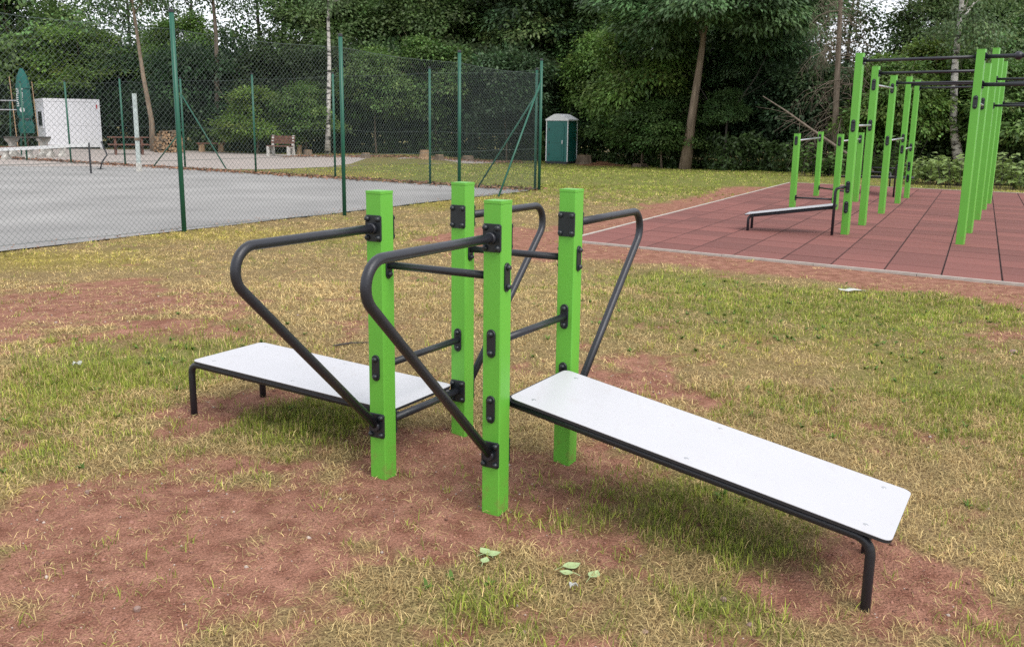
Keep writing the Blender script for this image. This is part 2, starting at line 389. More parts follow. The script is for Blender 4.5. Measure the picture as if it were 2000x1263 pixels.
def ground_mat():
    m = bpy.data.materials.new('ground'); m.use_nodes = True; n, l = nodes_of(m); b = n['Principled BSDF']
    b.inputs['Roughness'].default_value = .95; b.inputs['Specular IOR Level'].default_value = .1
    at_ = n.new('ShaderNodeAttribute'); at_.attribute_name = 'col'; sp_ = n.new('ShaderNodeSeparateColor'); l.new(at_.outputs['Color'], sp_.inputs[0])
    g = n.new('ShaderNodeNewGeometry')
    def noise(sc, det=6):
        t = n.new('ShaderNodeTexNoise'); t.inputs['Scale'].default_value = sc; t.inputs['Detail'].default_value = det
        l.new(g.outputs['Position'], t.inputs['Vector']); return t.outputs['Fac']
    def ramp(f, p0, p1, c0, c1):
        r = n.new('ShaderNodeValToRGB'); r.color_ramp.elements[0].position = p0; r.color_ramp.elements[1].position = p1
        r.color_ramp.elements[0].color = (*c0, 1); r.color_ramp.elements[1].color = (*c1, 1); l.new(f, r.inputs[0]); return r.outputs[0]
    def mix(a, b_, f):
        x = n.new('ShaderNodeMix'); x.data_type = 'RGBA'; l.new(a, x.inputs['A']); l.new(b_, x.inputs['B']); l.new(f, x.inputs['Factor']); return x.outputs['Result']
    soilc = ramp(noise(9), .3, .7, (.225, .10, .068), (.43, .225, .16))
    speck = ramp(noise(160, 3), .35, .72, (.6, .56, .52), (1.3, 1.3, 1.3))
    mu = n.new('ShaderNodeMix'); mu.data_type = 'RGBA'; mu.blend_type = 'MULTIPLY'; mu.inputs['Factor'].default_value = 1
    l.new(soilc, mu.inputs['A']); l.new(speck, mu.inputs['B']); soilc = mu.outputs['Result']
    dry = ramp(noise(110, 10), .36, .66, (.10, .062, .032), (.40, .295, .145))
    grn = ramp(noise(110, 10), .36, .66, (.065, .07, .02), (.27, .285, .075))
    ylw = ramp(noise(30, 8), .36, .66, (.16, .115, .03), (.36, .30, .08))
    c = mix(dry, grn, sp_.outputs[1]); c = mix(c, ylw, sp_.outputs[2]); c = mix(c, soilc, sp_.outputs[0])
    l.new(c, b.inputs['Base Color'])
    bp = n.new('ShaderNodeBump'); bp.inputs['Strength'].default_value = 1.0; bp.inputs['Distance'].default_value = .02
    l.new(noise(85, 12), bp.inputs['Height']); l.new(bp.outputs[0], b.inputs['Normal'])
    return m
ground.data.materials.append(ground_mat())

# ------------------------------------------------------------------ court, gravel path, tiled floor with kerbs
def sheet(name, pts, z, material, label, wob=.08, step=.5):
    P = []
    for i in range(len(pts)):
        a, b = Vector(pts[i]), Vector(pts[(i + 1) % len(pts)]); L = (b - a).length; k = max(1, min(60, int(L / step)))
        for j in range(k):
            p = a.lerp(b, j / k); P.append((p.x + random.uniform(-wob, wob), p.y + random.uniform(-wob, wob)))
    mb = MB(); mb.add([(x, y, gz(x, y) + z) for x, y in P], [tuple(range(len(P)))])
    o = mb.build(name, material); tag(o, label, kind='structure'); return o
ins = FNORM * .06
k0 = FA - FD * 30 + ins; k1 = FB + ins * 2 - BN * .1; k2 = FB + BD * 60 - BN * .12; k3 = k2 - BN * 30
sheet('tennis_court', [k0, k1, k2, k2 - BN * 40 - FD * 10], .004, ASPHALT, 'grey hard tennis court behind the wire fence', wob=.05)
gp = [at(*p, 0) for p in [(-300, 322), (-300, 288), (120, 291), (320, 293), (560, 302), (790, 308), (1015, 315), (880, 320), (700, 324), (540, 331), (440, 331), (200, 326)]]
sheet('gravel_path', [Vector((p.x, p.y, 0)) for p in gp], .008, GRAVEL, 'pale gravel strip behind the court fence', wob=.25, step=1.0)

TS = .565; TH = .018; GAP = .009
def tiled_floor():
    root = empty('rubber_floor', (TC.x, TC.y, 0)); tag(root, 'red rubber tile floor of the workout area', kind='structure'); PARENT_LOC[root.name] = Vector((TC.x, TC.y, 0))
    na = int(11 / TS); nb = int(TL_L / TS); TSb = TL_L / nb
    me = None; made = 0; rest = MB(); cand = []
    for i in range(na):
        for j in range(nb):
            c = TC + TN * ((i + .5) * TS) + TL * ((j + .5) * TSb)
            d = c - CAM; w = d.dot(FW); X = d.dot(RT) / w * F_PX; inview = w > 0 and X < 1120
            cand.append((0 if inview else 1, c.length, i, j))
    cand.sort()
    a, b, g = TS / 2 - GAP / 2, TSb / 2 - GAP / 2, .006
    base = [(TN * x + TL * y) for x, y in ((-a, -b), (a, -b), (a, b), (-a, b))]
    top = [(TN * x + TL * y) for x, y in ((-a + g, -b + g), (a - g, -b + g), (a - g, b - g), (-a + g, b - g))]
    vsx = [tuple(p + Vector((0, 0, -.02))) for p in base] + [tuple(p + Vector((0, 0, TH - .006))) for p in base] + [tuple(p + Vector((0, 0, TH))) for p in top]
    fsx = [(8, 9, 10, 11)] + [(4 + k, 4 + (k + 1) % 4, 8 + (k + 1) % 4, 8 + k) for k in range(4)] + [(k, (k + 1) % 4, 4 + (k + 1) % 4, 4 + k) for k in range(4)]
    me = bpy.data.meshes.new('tile'); me.from_pydata(vsx, [], fsx); me.materials.append(TILE); me.materials.append(mat('tile_seam_shade_dirt', (.085, .034, .030), .95))  # dark colour for bevels and sides: painted seam shade plus joint dirt
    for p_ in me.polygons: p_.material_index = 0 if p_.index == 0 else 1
    for n_, (_, _, i, j) in enumerate(cand):
        c = TN * ((i + .5) * TS) + TL * ((j + .5) * TSb)
        dz = random.uniform(-.0015, .0015)
        if n_ < 295:
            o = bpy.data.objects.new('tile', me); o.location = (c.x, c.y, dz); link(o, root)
        else: rest.add([Vector(p) + c + Vector((TC.x, TC.y, dz)) for p in vsx], fsx)
    o = rest.build('tiles', TILE, root); o['kind'] = 'stuff'
    bed = MB(); A = TC; B_ = TC + TN * na * TS; C_ = B_ + TL * TL_L; D_ = TC + TL * TL_L
    bed.add([(p.x, p.y, .002) for p in (A, B_, C_, D_)], [(0, 1, 2, 3)])
    bed.build('tile_bed', mat('bed', (.03, .015, .014), .95), root)
    kw = .036
    def kerb(p, q_, n):
        L = (q_ - p).length; k = int(L / 1.0)
        for i in range(k):
            a_ = p.lerp(q_, i / k); b_ = p.lerp(q_, (i + 1) / k); d = (b_ - a_).normalized()
            mb = MB(); mid = (a_ + b_) / 2 + n * (kw / 2); mid.z = -.046 + random.uniform(-.002, .002)
            mb.box(mid, (b_ - a_).length - .006, kw, .14, d, n, bev=.0).build('kerb_stone', KERB, root, origin=(mid.x, mid.y, 0))
    kerb(A - TN * .0, B_, Vector((TN.y, -TN.x, 0))); kerb(A, D_, Vector((-TL.y, TL.x, 0))); kerb(D_, C_, Vector((-TN.y, TN.x, 0)))
tiled_floor()

# ------------------------------------------------------------------ exercise station: posts, plates, handles, bars, benches
ZV = Vector((0, 0, 1))
def dome(mb, o, n, r=.0105):
    x = n.cross(ZV).normalized(); y = n.cross(x)
    mb.lathe(o, [(r * 1.12, -.001), (r * 1.12, .003), (r, .006), (r * .8, .0105), (r * .4, .0135)], 10, x, y, n)
def plate(root, c, n, kind, s=1.0, bolts=True):
    """mounting plate on a post face: c = point on the face, n = face normal"""
    x = ZV.cross(n).normalized(); mb = MB(); pts = []
    if kind == 'sq':
        a, b, g = .0385 * s, .052 * s, .006
        poly = [(-a + g, -b), (a - g, -b), (a, -b + g), (a, b - g), (a - g, b), (-a + g, b), (-a, b - g), (-a, -b + g)]
        pts = [(sx * .026 * s, sy * .037 * s) for sx in (-1, 1) for sy in (-1, 1)]
    else:
        r, hh = .0185 * s, .036 * s
        poly = [(r * math.cos(t), hh + r * math.sin(t)) for t in np.linspace(0, math.pi, 9)] + [(r * math.cos(t), -hh + r * math.sin(t)) for t in np.linspace(math.pi, 2 * math.pi, 9)]
        pts = [(0, hh), (0, -hh)]
    inner = [(a_ * .93, b_ * .965) for a_, b_ in poly]
    mb.prism(poly, c, x, ZV, n, -.001, .0045)
    nn = len(poly); o0 = len(mb.v)
    mb.add([c + x * a_ + ZV * b_ + n * .0045 for a_, b_ in poly] + [c + x * a_ + ZV * b_ + n * .0065 for a_, b_ in inner],
           [(i, (i + 1) % nn, nn + (i + 1) % nn, nn + i) for i in range(nn)] + [tuple(range(nn, 2 * nn))])
    pl = mb.build('mounting_plate', PLATE, root)
    if bolts:
        for (a_, b_) in pts:
            m2 = MB(); dome(m2, c + x * a_ + ZV * b_ + n * .0065, n, .0105 * s); m2.build('bolt', PLATE, pl, smooth=True)
    return pl
def post(root, c, z0, z1, s, X, Y, cap=True):
    mb = MB(); L = z1 - z0; g = .004
    mb.box((c.x, c.y, (z0 - .10 + z1 - .012) / 2), s, s, L + .10 - .012, X, Y, bev=g)
    o = mb.build('post', GREEN, root, origin=(c.x, c.y, z0))
    if cap:
        m2 = MB(); m2.box((c.x, c.y, z1 - .0055), s + .002, s + .002, .011, X, Y, bev=g); a = s / 2 - .004
        m2.build('end_cap', GREEN, o)
    return o
def arc_handle(c, d, ztop, zbot, start, R=.085):
    """path: out along d at ztop, round bend, slanting back to the post at zbot"""
    Lc = .900; dl = Vector((Lc - start, 0, ztop - zbot)); ang = math.atan2(ztop - zbot, Lc - start)
    tl = R / math.tan(ang / 2); l0 = Lc - tl
    P = [(start, ztop), (l0 * .5, ztop), (l0, ztop)]
    tot = math.pi - ang
    for k in range(1, 13):
        t = tot * k / 12; P.append((l0 + R * math.sin(t), ztop - R + R * math.cos(t)))
    e = P[-1]; P.append(((e[0] + start) / 2, (e[1] + zbot) / 2)); P.append((start, zbot))
    return [c + d * a + ZV * (b - c.z) for a, b in P]
def screw(root, o, n):
    x = Vector((1, 0, 0)); x = (x - n * x.dot(n)).normalized(); y = n.cross(x)
    MB().lathe(o, [(.0085, -.001), (.0085, .0006), (.0065, .0010), (.0035, .0002)], 12, x, y, n).build('screw', STAINLESS, root, smooth=True)
def rounded_rect(w, l, r, k=5):
    P = []
    for cx, cy, a0 in ((w - r, l - r, 0), (r, l - r, 90), (r, r, 180), (w - r, r, 270)):
        for j in range(k): a = math.radians(a0 + 90 * j / (k - 1)); P.append((cx + r * math.cos(a), cy + r * math.sin(a)))
    return P
def board(root, o, X, Y, w, l, t=.013, r=.03, scr=()):
    """flat laminate board from corner o, X = across, Y = along; white face over a dark core"""
    N = X.cross(Y).normalized()
    if N.z < 0: N = -N
    P = rounded_rect(w, l, r)
    if X.cross(Y).z < 0: P = P[::-1]
    mb = MB(); XX, YY = X, Y
    mb.prism(P, o, XX, YY, N, -t, -.002); core = mb.build('bench_board', BOARD_EDGE, root)
    m2 = MB(); m2.prism(P, o, XX, YY, N, -.002, 0); m2.build('white_face', BOARD, core)
    for a, b in scr: screw(core, o + X * a + Y * b + N * .0003, N)
    return core
def near_station():
    base = C0 + u * DU / 2 + v * DV / 2; base.z = gz(base.x, base.y)
    root = thing('exercise_station', base, 'green four-post exercise station with black dip handles and two white benches on the dry grass', 'exercise station')
    Cs = [C0.copy(), C0 + v * DV, C0 + v * DV + u * DU, C0 + u * DU]
    tops = [PH + .002, PH - .008, PH + .002, PH + .008]
    h = S1 / 2
    for c, t in zip(Cs, tops):
        post(root, c, gz(c.x, c.y), t, S1, u, v)
    zH, zV_, zL = .88 * PH, .757 * PH, .182 * PH + .012
    for i, c in enumerate(Cs):
        d = -u if i in (0, 1) else u
        zl = .19 * PH + .012 if i in (0, 3) else zL - .012
        for zz in (zH, zl):
            for sg in (1, -1): plate(root, c + d * sg * h + ZV * zz, d * sg, 'sq')
        mb = MB(); mb.tube(arc_handle(c, d, zH, zl, h + .004), .0178, 16)
        for zz in (zH, zl): mb.lathe(c + d * (h + .0065) + ZV * zz, [(.0225, 0), (.0225, .012), (.0188, .017)], 14, v, ZV, d)
        mb.build('handle_bar', STEEL, root, smooth=True)
    def bar(a, b, d, z, r=.0150, outer=True, name='cross_bar'):
        p, q_ = a + d * h + ZV * z, b - d * h + ZV * z
        MB().tube([p, p.lerp(q_, .5), q_], r, 14).build(name, STEEL, root, smooth=True)
        for e, n in ((p, d), (q_, -d), (a - d * h + ZV * z, -d), (b + d * h + ZV * z, d)): plate(root, e, n, 'pill')
    bar(Cs[0], Cs[1], v, zV_); bar(Cs[3], Cs[2], v, zV_)
    bar(Cs[0], Cs[3], u, .398 * PH + .008); bar(Cs[1], Cs[2], u, .548 * PH); bar(Cs[1], Cs[2], u, .333 * PH, .0165)
    p, q_ = Cs[0] + u * h + ZV * (.19 * PH + .012), Cs[3] - u * h + ZV * (.19 * PH + .012)
    MB().tube([p, q_], .0165, 14).build('cross_bar', STEEL, root, smooth=True)
    # benches
    def bench(cA, d, zA, L, zB, leg_out, u0, u1):
        """sloping frame from the cross bar at cA to legs at distance L along d; one bent tube for each side"""
        for uu in (u0 + .035, u1 - .035):
            a = cA + u * uu + d * .01 + ZV * zA; b = cA + u * uu + d * (L - (.07 if uu > .3 else 0)) + ZV * zB
            dr = (b - a).normalized(); R = .05
            foot = b.copy(); foot.z = gz(b.x, b.y) - .08
            P = [a, a.lerp(b, .5), b - dr * R]
            for k in range(1, 6):
                t = math.pi / 2 * k / 5; P.append(b - dr * R + dr * R * math.sin(t) - ZV * R * (1 - math.cos(t)))
            P.append(foot); MB().tube(P, .0168, 14).build('bench_leg', STEEL, root, smooth=True)
        aa = cA + d * (L * .9) + ZV * (zA + (zB - zA) * .9 - .005)
        MB().tube([aa + u * (u0 + .035), aa + u * (u1 - .035)], .012, 10).build('brace_bar', STEEL, root)
        Y = ((cA + d * L + ZV * zB) - (cA + ZV * zA)).normalized(); N = u.cross(Y); N = N if N.z > 0 else -N
        l = leg_out - .02; w = u1 - u0
        board(root, cA + u * u0 + d * .02 + ZV * zA + N * (.0168 + .0145), u, Y, w, l, scr=[(.06, .08), (w - .06, .08), (.06, l - .09), (w - .06, l - .09), (.05, l * .5), (w - .05, l * .5)])
    bench(Cs[1], v, .333 * PH, 1.375, .147, 1.455, .05, .545)
    bench(Cs[0], -v, .19 * PH + .012, 1.265, .292, 1.225, .085, .555)
    return root
near_station()

# ------------------------------------------------------------------ big workout frame on the tiles
FX, FY = TN, TL
def far_frame():
    tb = [((1649.8, 460), (1678, 104)), ((1683.4, 441.7), (1709, 129.5)), ((1721, 418.8), (1744, 147.7)), ((1752.4, 399), (1774.6, 150)), ((1770, 388), (1792, 156.5))]
    rb = [((1874.8, 479.6), (1912.8, 96.4)), ((1891, 457), (1925, 124)), ((1908, 431), (1939, 94)), ((1920, 411), (1947, 112)), ((1930, 399), (1958, 120))]
    def pt(b): p = at(*b); p.z = 0.0; return p
    T = [pt(b) for b, t in tb]; R = [pt(b) for b, t in rb]
    hT = [height_for(p, *t) for p, (b, t) in zip(T, tb)]; hR = [height_for(p, *t) for p, (b, t) in zip(R, rb)]
    cen = (T[0] + R[4]) / 2; cen.z = TH
    root = thing('workout_frame', cen, 'tall green post frame with black pull-up and monkey bars on the red tiles', 'workout frame')
    s = .098; h = s / 2; Y = Vector((-FX.y, FX.x, 0)); X = FX
    for p, hh in zip(T + R, hT + hR): post(root, p, TH, hh, s, X, Y)
    Q = [r + X * 2.3 for r in (R[0], R[2], R[4])]
    for p, hh in zip(Q, (hR[0], hR[2], hR[4])): post(root, p, TH, hh, s, X, Y)
    # long bars across (towards the camera's right), one for each row
    bars = []
    for i, dz in zip(range(5), (.09, .10, .13, .16, .17)):
        z = min(hT[i], hR[i]) - dz
        a = T[i] + X * (h + .005); b = R[i] - X * h; a.z = b.z = z; bars.append(z)
        MB().tube([a, b], .0205, 10).build('pull_up_bar', STEEL, root, smooth=True)
        plate(root, a - X * .004, X, 'sq', .95); plate(root, b, -X, 'sq', .95)
    for i, j in ((0, 0), (2, 1), (4, 2)):
        for dz in ((0, -.34) if i == 0 else (0, -.42)):
            z = min(hR[i], hT[i]) - .09 + dz
            a = R[i] + X * h; b = Q[j] - X * h; a.z = b.z = z
            MB().tube([a, b], .026 if i == 0 else .0205, 10).build('monkey_bar', STEEL, root, smooth=True); plate(root, a, X, 'sq', .95)
    z = min(hR[0], hT[0]) - .09
    for k in range(3):
        o = R[0] + X * (.42 + k * .6); o.z = z
        MB().lathe(o, [(.02, -.05), (.045, -.03), (.055, 0), (.045, .03), (.02, .05)], 12).build('grip_ball', STEEL, root, smooth=True)
    # rungs between posts along the depth direction
    def rung(a, b, za, zb, r=.0165, mt=STAINLESS):
        d = Vector((b.x - a.x, b.y - a.y, 0)).normalized()
        p = a + d * h; p.z = za; q_ = b - d * h; q_.z = zb
        MB().tube([p, q_], r, 10).build('rung', mt, root, smooth=True)
        for c, n, zz in ((a - Y * h, -Y, za), (b - Y * h, -Y, zb)): plate(root, Vector((c.x, c.y, zz)), n, 'pill', 1.55)
    zof = lambda p, px, py: height_for(p, px, py)
    rung(T[0], T[1], zof(T[0], 1666, 246), zof(T[1], 1697, 245))
    rung(T[1], T[2], zof(T[1], 1705, 166), zof(T[2], 1741, 173))
    rung(T[2], T[3], zof(T[2], 1732, 275), zof(T[3], 1763, 270))
    rung(T[3], T[4], zof(T[3], 1761, 292), zof(T[4], 1779, 288))
    plate(root, Vector(T[4] - Y * h) + ZV * zof(T[4], 1777, 327), -Y, 'pill', 1.55); plate(root, Vector(T[4] - Y * h) + ZV * zof(T[4], 1775, 348), -Y, 'pill', 1.55)
    for px, py, P in ((1902, 200, R[0]), (1914, 203, R[1])):
        plate(root, P - Y * h + ZV * zof(P, px, py), -Y, 'pill', 1.55)
    for a, b, fz in ((R[0], R[1], 200), (R[3], R[4], 200)):
        za = zof(a, 1902, fz); d = (b - a); d.z = 0; d.normalize()
        MB().tube([a + d * h + ZV * za, b - d * h + ZV * za], .0165, 10).build('rung', STAINLESS, root, smooth=True)
    # incline benches fixed to the frame
    def fbench(P, legs, ends, hook, zl):
        """P post; legs: two foot pixels; zl heights of the outer and inner end"""
        L1, L2 = at(*legs[0]), at(*legs[1]); L1.z = L2.z = 0
        ax = (L2 - L1).normalized(); mid = (L1 + L2) / 2; w = .46
        L1 = mid - ax * w / 2 + ax * .04; L2 = mid + ax * w / 2 - ax * .04
        tgt = P - Y * .0; tgt = Vector((tgt.x, tgt.y, 0)); Yd = (tgt - mid); Yd = Vector((Yd.x, Yd.y, 0)); Ld = Yd.length - .16; Yd.normalize(); ax = Vector((-Yd.y, Yd.x, 0))
        for sg in (-1, 1):
            a = mid + ax * sg * (w / 2 - .04); b = a + Yd * Ld
            top = Vector((a.x, a.y, zl[0])); dr = (Vector((b.x, b.y, zl[1])) - top).normalized(); R_ = .05
            P_ = [Vector((a.x, a.y, TH - .02)), top - ZV * R_]
            for k in range(1, 6):
                t = math.pi / 2 * k / 5; P_.append(top - ZV * R_ * (1 - math.sin(t)) + dr * R_ * (1 - math.cos(t)))
            P_ += [Vector((b.x, b.y, zl[1]))]
            MB().tube(P_, .0195, 10).build('bench_leg', STEEL, root, smooth=True)
        e = mid + Yd * Ld; e.z = zl[1]
        MB().tube([e - ax * (w / 2), e + ax * (w / 2 - .02)], .0185, 10).build('cross_bar', STEEL, root)
        f = e - ax * (w / 2 - .01)
        hk = Vector((f.x, f.y, 0)); zt = zl[1] + .28
        MB().tube([Vector((hk.x, hk.y, TH - .02)), Vector((hk.x, hk.y, zt - .06)), Vector((hk.x, hk.y, zt - .02)) + Yd * .015, Vector((hk.x, hk.y, zt)) + Yd * .06, Vector((tgt.x, tgt.y, zt)) - Yd * h], .0195, 10).build('support_leg', STEEL, root, smooth=True)
        O = mid - ax * w / 2; O.z = zl[0]; Yb = (Vector((e.x, e.y, zl[1])) - Vector((mid.x, mid.y, zl[0]))).normalized(); N = ax.cross(Yb); N = N if N.z > 0 else -N
        board(root, O + N * .034 - Yb * .05, ax, Yb, w, Ld + .05, scr=[(.06, .09), (w - .06, .09)])
        for zz in (zl[1], zt): plate(root, P - Y * h + ZV * zz, -Y, 'pill', 1.55)
    fbench(T[0], ((1452, 455), (1475, 445.5)), None, None, (.225, .40))
    fbench(T[4], ((1645, 372), (1655, 366)), None, None, (.30, .44))
    return root
far_frame()
def short_bars():
    b = [((1547, 406.4), (1555.5, 261)), ((1593.6, 384), (1603, 257.5)), ((1630, 411), (1641.5, 262)), ((1670.6, 395.5), (1682, 259))]
    P = []
    for bb, tt in b: p = at(*bb); p.z = 0; P.append((p, height_for(p, *tt)))
    cen = (P[0][0] + P[3][0]) / 2; cen.z = TH
    root = thing('dip_bar_frame', cen, 'low green four-post dip bar frame beside the tall workout frame', 'exercise frame')
    s = .098; h = s / 2; Y = Vector((-FX.y, FX.x, 0)); X = FX
    for p, hh in P: post(root, p, TH, hh, s, X, Y)
    for i, j in ((0, 1), (2, 3)):
        a, b_ = P[i][0], P[j][0]; za, zb = P[i][1] - .13, P[j][1] - .13; d = (b_ - a); d.z = 0; d.normalize()
        MB().tube([a + d * h + ZV * za, b_ - d * h + ZV * zb], .0165, 10).build('dip_bar', STAINLESS, root, smooth=True)
        plate(root, a - Y * h + ZV * za, -Y, 'pill', 1.55); plate(root, b_ - Y * h + ZV * zb, -Y, 'pill', 1.55)
    for i, j in ((0, 2), (1, 3)):
        a, b_ = P[i][0] + X * h, P[j][0] - X * h; z = .20
        MB().tube([a + ZV * z, b_ + ZV * z], .0165, 10).build('foot_bar', STEEL, root, smooth=True)
        plate(root, a + ZV * z, X, 'sq', .95); plate(root, b_ + ZV * z, -X, 'sq', .95)
short_bars()
def push_bars():
    # two low black bars between the frame's rear posts
    for (a, b_, lab) in (((1664, 362), (1737, 366), 'low black push-up bar nearer the white bench on the tiles'), ((1690, 352), (1755, 355), 'low black push-up bar at the rear edge of the tiles')):
        A, B_ = at(*a), at(*b_); A.z = B_.z = TH; root = thing('push_up_bar', A, lab, 'exercise bar', 'push-up bars')
        MB().tube([A + ZV * .36, B_ + ZV * .36], .019, 10).build('bar', STEEL, root, smooth=True)
        for p in (A, B_): MB().tube([p, p + ZV * .36], .019, 10).build('leg', STEEL, root, smooth=True)
push_bars()

# ------------------------------------------------------------------ chain-link fences
def link_mesh(name, A, B, z0, z1, root, pitch=.072, r=.0017, wm=None):
    """diamond wire between points A and B (ground points); real three-sided wires"""
    L = math.hypot(B.x - A.x, B.y - A.y); d = np.array([(B.x - A.x) / L, (B.y - A.y) / L, 0]); n = np.array([-d[1], d[0], 0])
    hgt = z1 - z0; nx = int(L / pitch); px = L / nx; nz = int(hgt / (pitch / 2)); pz = hgt / nz
    i, k = np.meshgrid(np.arange(nx + 1), np.arange(nz)); i = i.ravel(); k = k.ravel()
    sgn = np.where((k % 2) == 0, 1, -1)
    # wire i zigzags: at odd k its column shifts half a pitch
    def P(col_, kk):
        s = np.clip(col_ * px, 0, L); bul = .05 * np.sin(np.pi * s / L) * np.sin(np.pi * kk / nz)
        sag = .03 * np.sin(np.pi * s / L) * (kk / nz)
        g = terr(A.x + d[0] * s, A.y + d[1] * s)
        return np.stack([A.x + d[0] * s + n[0] * bul, A.y + d[1] * s + n[1] * bul, g + z0 + kk * pz - sag], -1)
    a1 = P(i + .5 * (k % 2), k); b1 = P(i + .5 * ((k + 1) % 2), k + 1)
    a2 = P(i - .5 * (k % 2), k); b2 = P(i - .5 * ((k + 1) % 2), k + 1)
    a = np.concatenate([a1, a2]); b = np.concatenate([b1, b2])
    a[:len(a1)] += n * r; b[:len(a1)] += n * r
    t = b - a; ln = np.linalg.norm(t, axis=1, keepdims=True); ok = ln[:, 0] > .01; a, b, t = a[ok], b[ok], t[ok] / ln[ok]
    x = np.broadcast_to(n, t.shape); y = np.cross(t, x)
    V = []
    for e in (a, b):
        for q_ in range(3):
            an = 2 * math.pi * q_ / 3; V.append(e + (x * math.cos(an) + y * math.sin(an)) * r)
    m = len(a); V = np.stack(V, 1).reshape(-1, 3); o = np.arange(m)[:, None] * 6
    Q = np.concatenate([o + np.array([[0, 1, 4, 3]]), o + np.array([[1, 2, 5, 4]]), o + np.array([[2, 0, 3, 5]])])
    V = V - np.array(PARENT_LOC[root.name])
    ob = np_mesh(name, V, quads=Q, material=wm or WIRE, parent=root); ob['kind'] = 'stuff'
    return ob
def fence(name, posts, braces, label, mesh_h, wire_z, heights, side, pr=.032):
    base = posts[0][0]
    root = thing(name, base, label, 'fence')
    for (p, show), hh in zip(posts, heights):
        mb = MB(); mb.tube([p - ZV * .1, p + ZV * hh], pr, 12); o = mb.build('post', FENCE_GREEN, root, smooth=True, origin=p)
        MB().lathe(p + ZV * hh, [(pr + .003, -.03), (pr + .003, .004), (pr * .6, .016)], 12).build('post_cap', BOARD_EDGE, o)
    for i in range(len(posts) - 1):
        a, b = posts[i][0] + side * (pr + .004), posts[i + 1][0] + side * (pr + .004)
        link_mesh('wire_mesh', a, b, .03, mesh_h, root, pitch=.072 if pr > .031 else .095, r=.0017 if pr > .031 else .0012, wm=None if pr > .031 else WIRE_DARK)
        for z in wire_z:
            P = [a.lerp(b, t) for t in np.linspace(0, 1, 9)]
            P = [Vector((p.x, p.y, gz(p.x, p.y) + z - .04 * math.sin(math.pi * t) * (z > 1) + random.uniform(-.006, .006))) for p, t in zip(P, np.linspace(0, 1, 9))]
            MB().tube(P, .0026, 5).build('tension_wire', WIRE, root)
    for a, b in braces: MB().tube([a, b], .021, 10).build('brace', FENCE_GREEN, root, smooth=True)
    return root
p0 = at(360, 453); p1 = at(673, 421); p3 = at(1053, 372)
p2 = at(897, 393)
dl = (p1 - p0); pm1 = p0 - dl; pm2 = p0 - dl * 2
for p in (pm1, pm2): p.z = gz(p.x, p.y)
hts = [height_for(p0, 338, 20), height_for(p1, 665, 68), height_for(p2, 895, 100), height_for(p3, 1052, 116)]
NF = [(pm2, 0), (pm1, 0), (p0, 1), (p1, 1), (p2, 1), (p3, 1)]
cb1 = at(972, 384); cb2 = at(930, 367)
fence('chain_link_fence', NF, [(p3 + ZV * (height_for(p3, 1050, 157)), cb1 - ZV * .05)], 'near green chain-link court fence with tall posts and a slanting corner brace', 2.62, (.05, .95, 2.62), [hts[0], hts[0]] + hts, FNORM * 0 - FNORM * 0 + FNORM)
back = [(840, 360), (655, 348), (500, 337), (362, 330), (245, 323.5), (139, 318.5), (53, 314), (-40, 309)]
BP = [(p3 + BD * .12, 0)] + [(at(*b), 1) for b in back]
bh = [height_for(p, *t) for (p, _), t in zip(BP[1:], [(838, 132), (655, 142), (497, 144), (357, 152), (237, 152), (127, 158), (44, 160), (-46, 165)])]
pb = BP[4][0]
fence('chain_link_fence', BP, [(pb + ZV * height_for(pb, 359, 184), at(446, 334) - ZV * .05), (pb + ZV * height_for(pb, 330, 250), at(296, 327) - ZV * .05), (p3 + ZV * (height_for(p3, 1045, 170)), cb2 - ZV * .05)],
      'far green chain-link court fence in front of the gravel and picnic tables', 2.7, (.05, 1.3, 2.70), [hts[3] - .2] + bh, BN, .03)

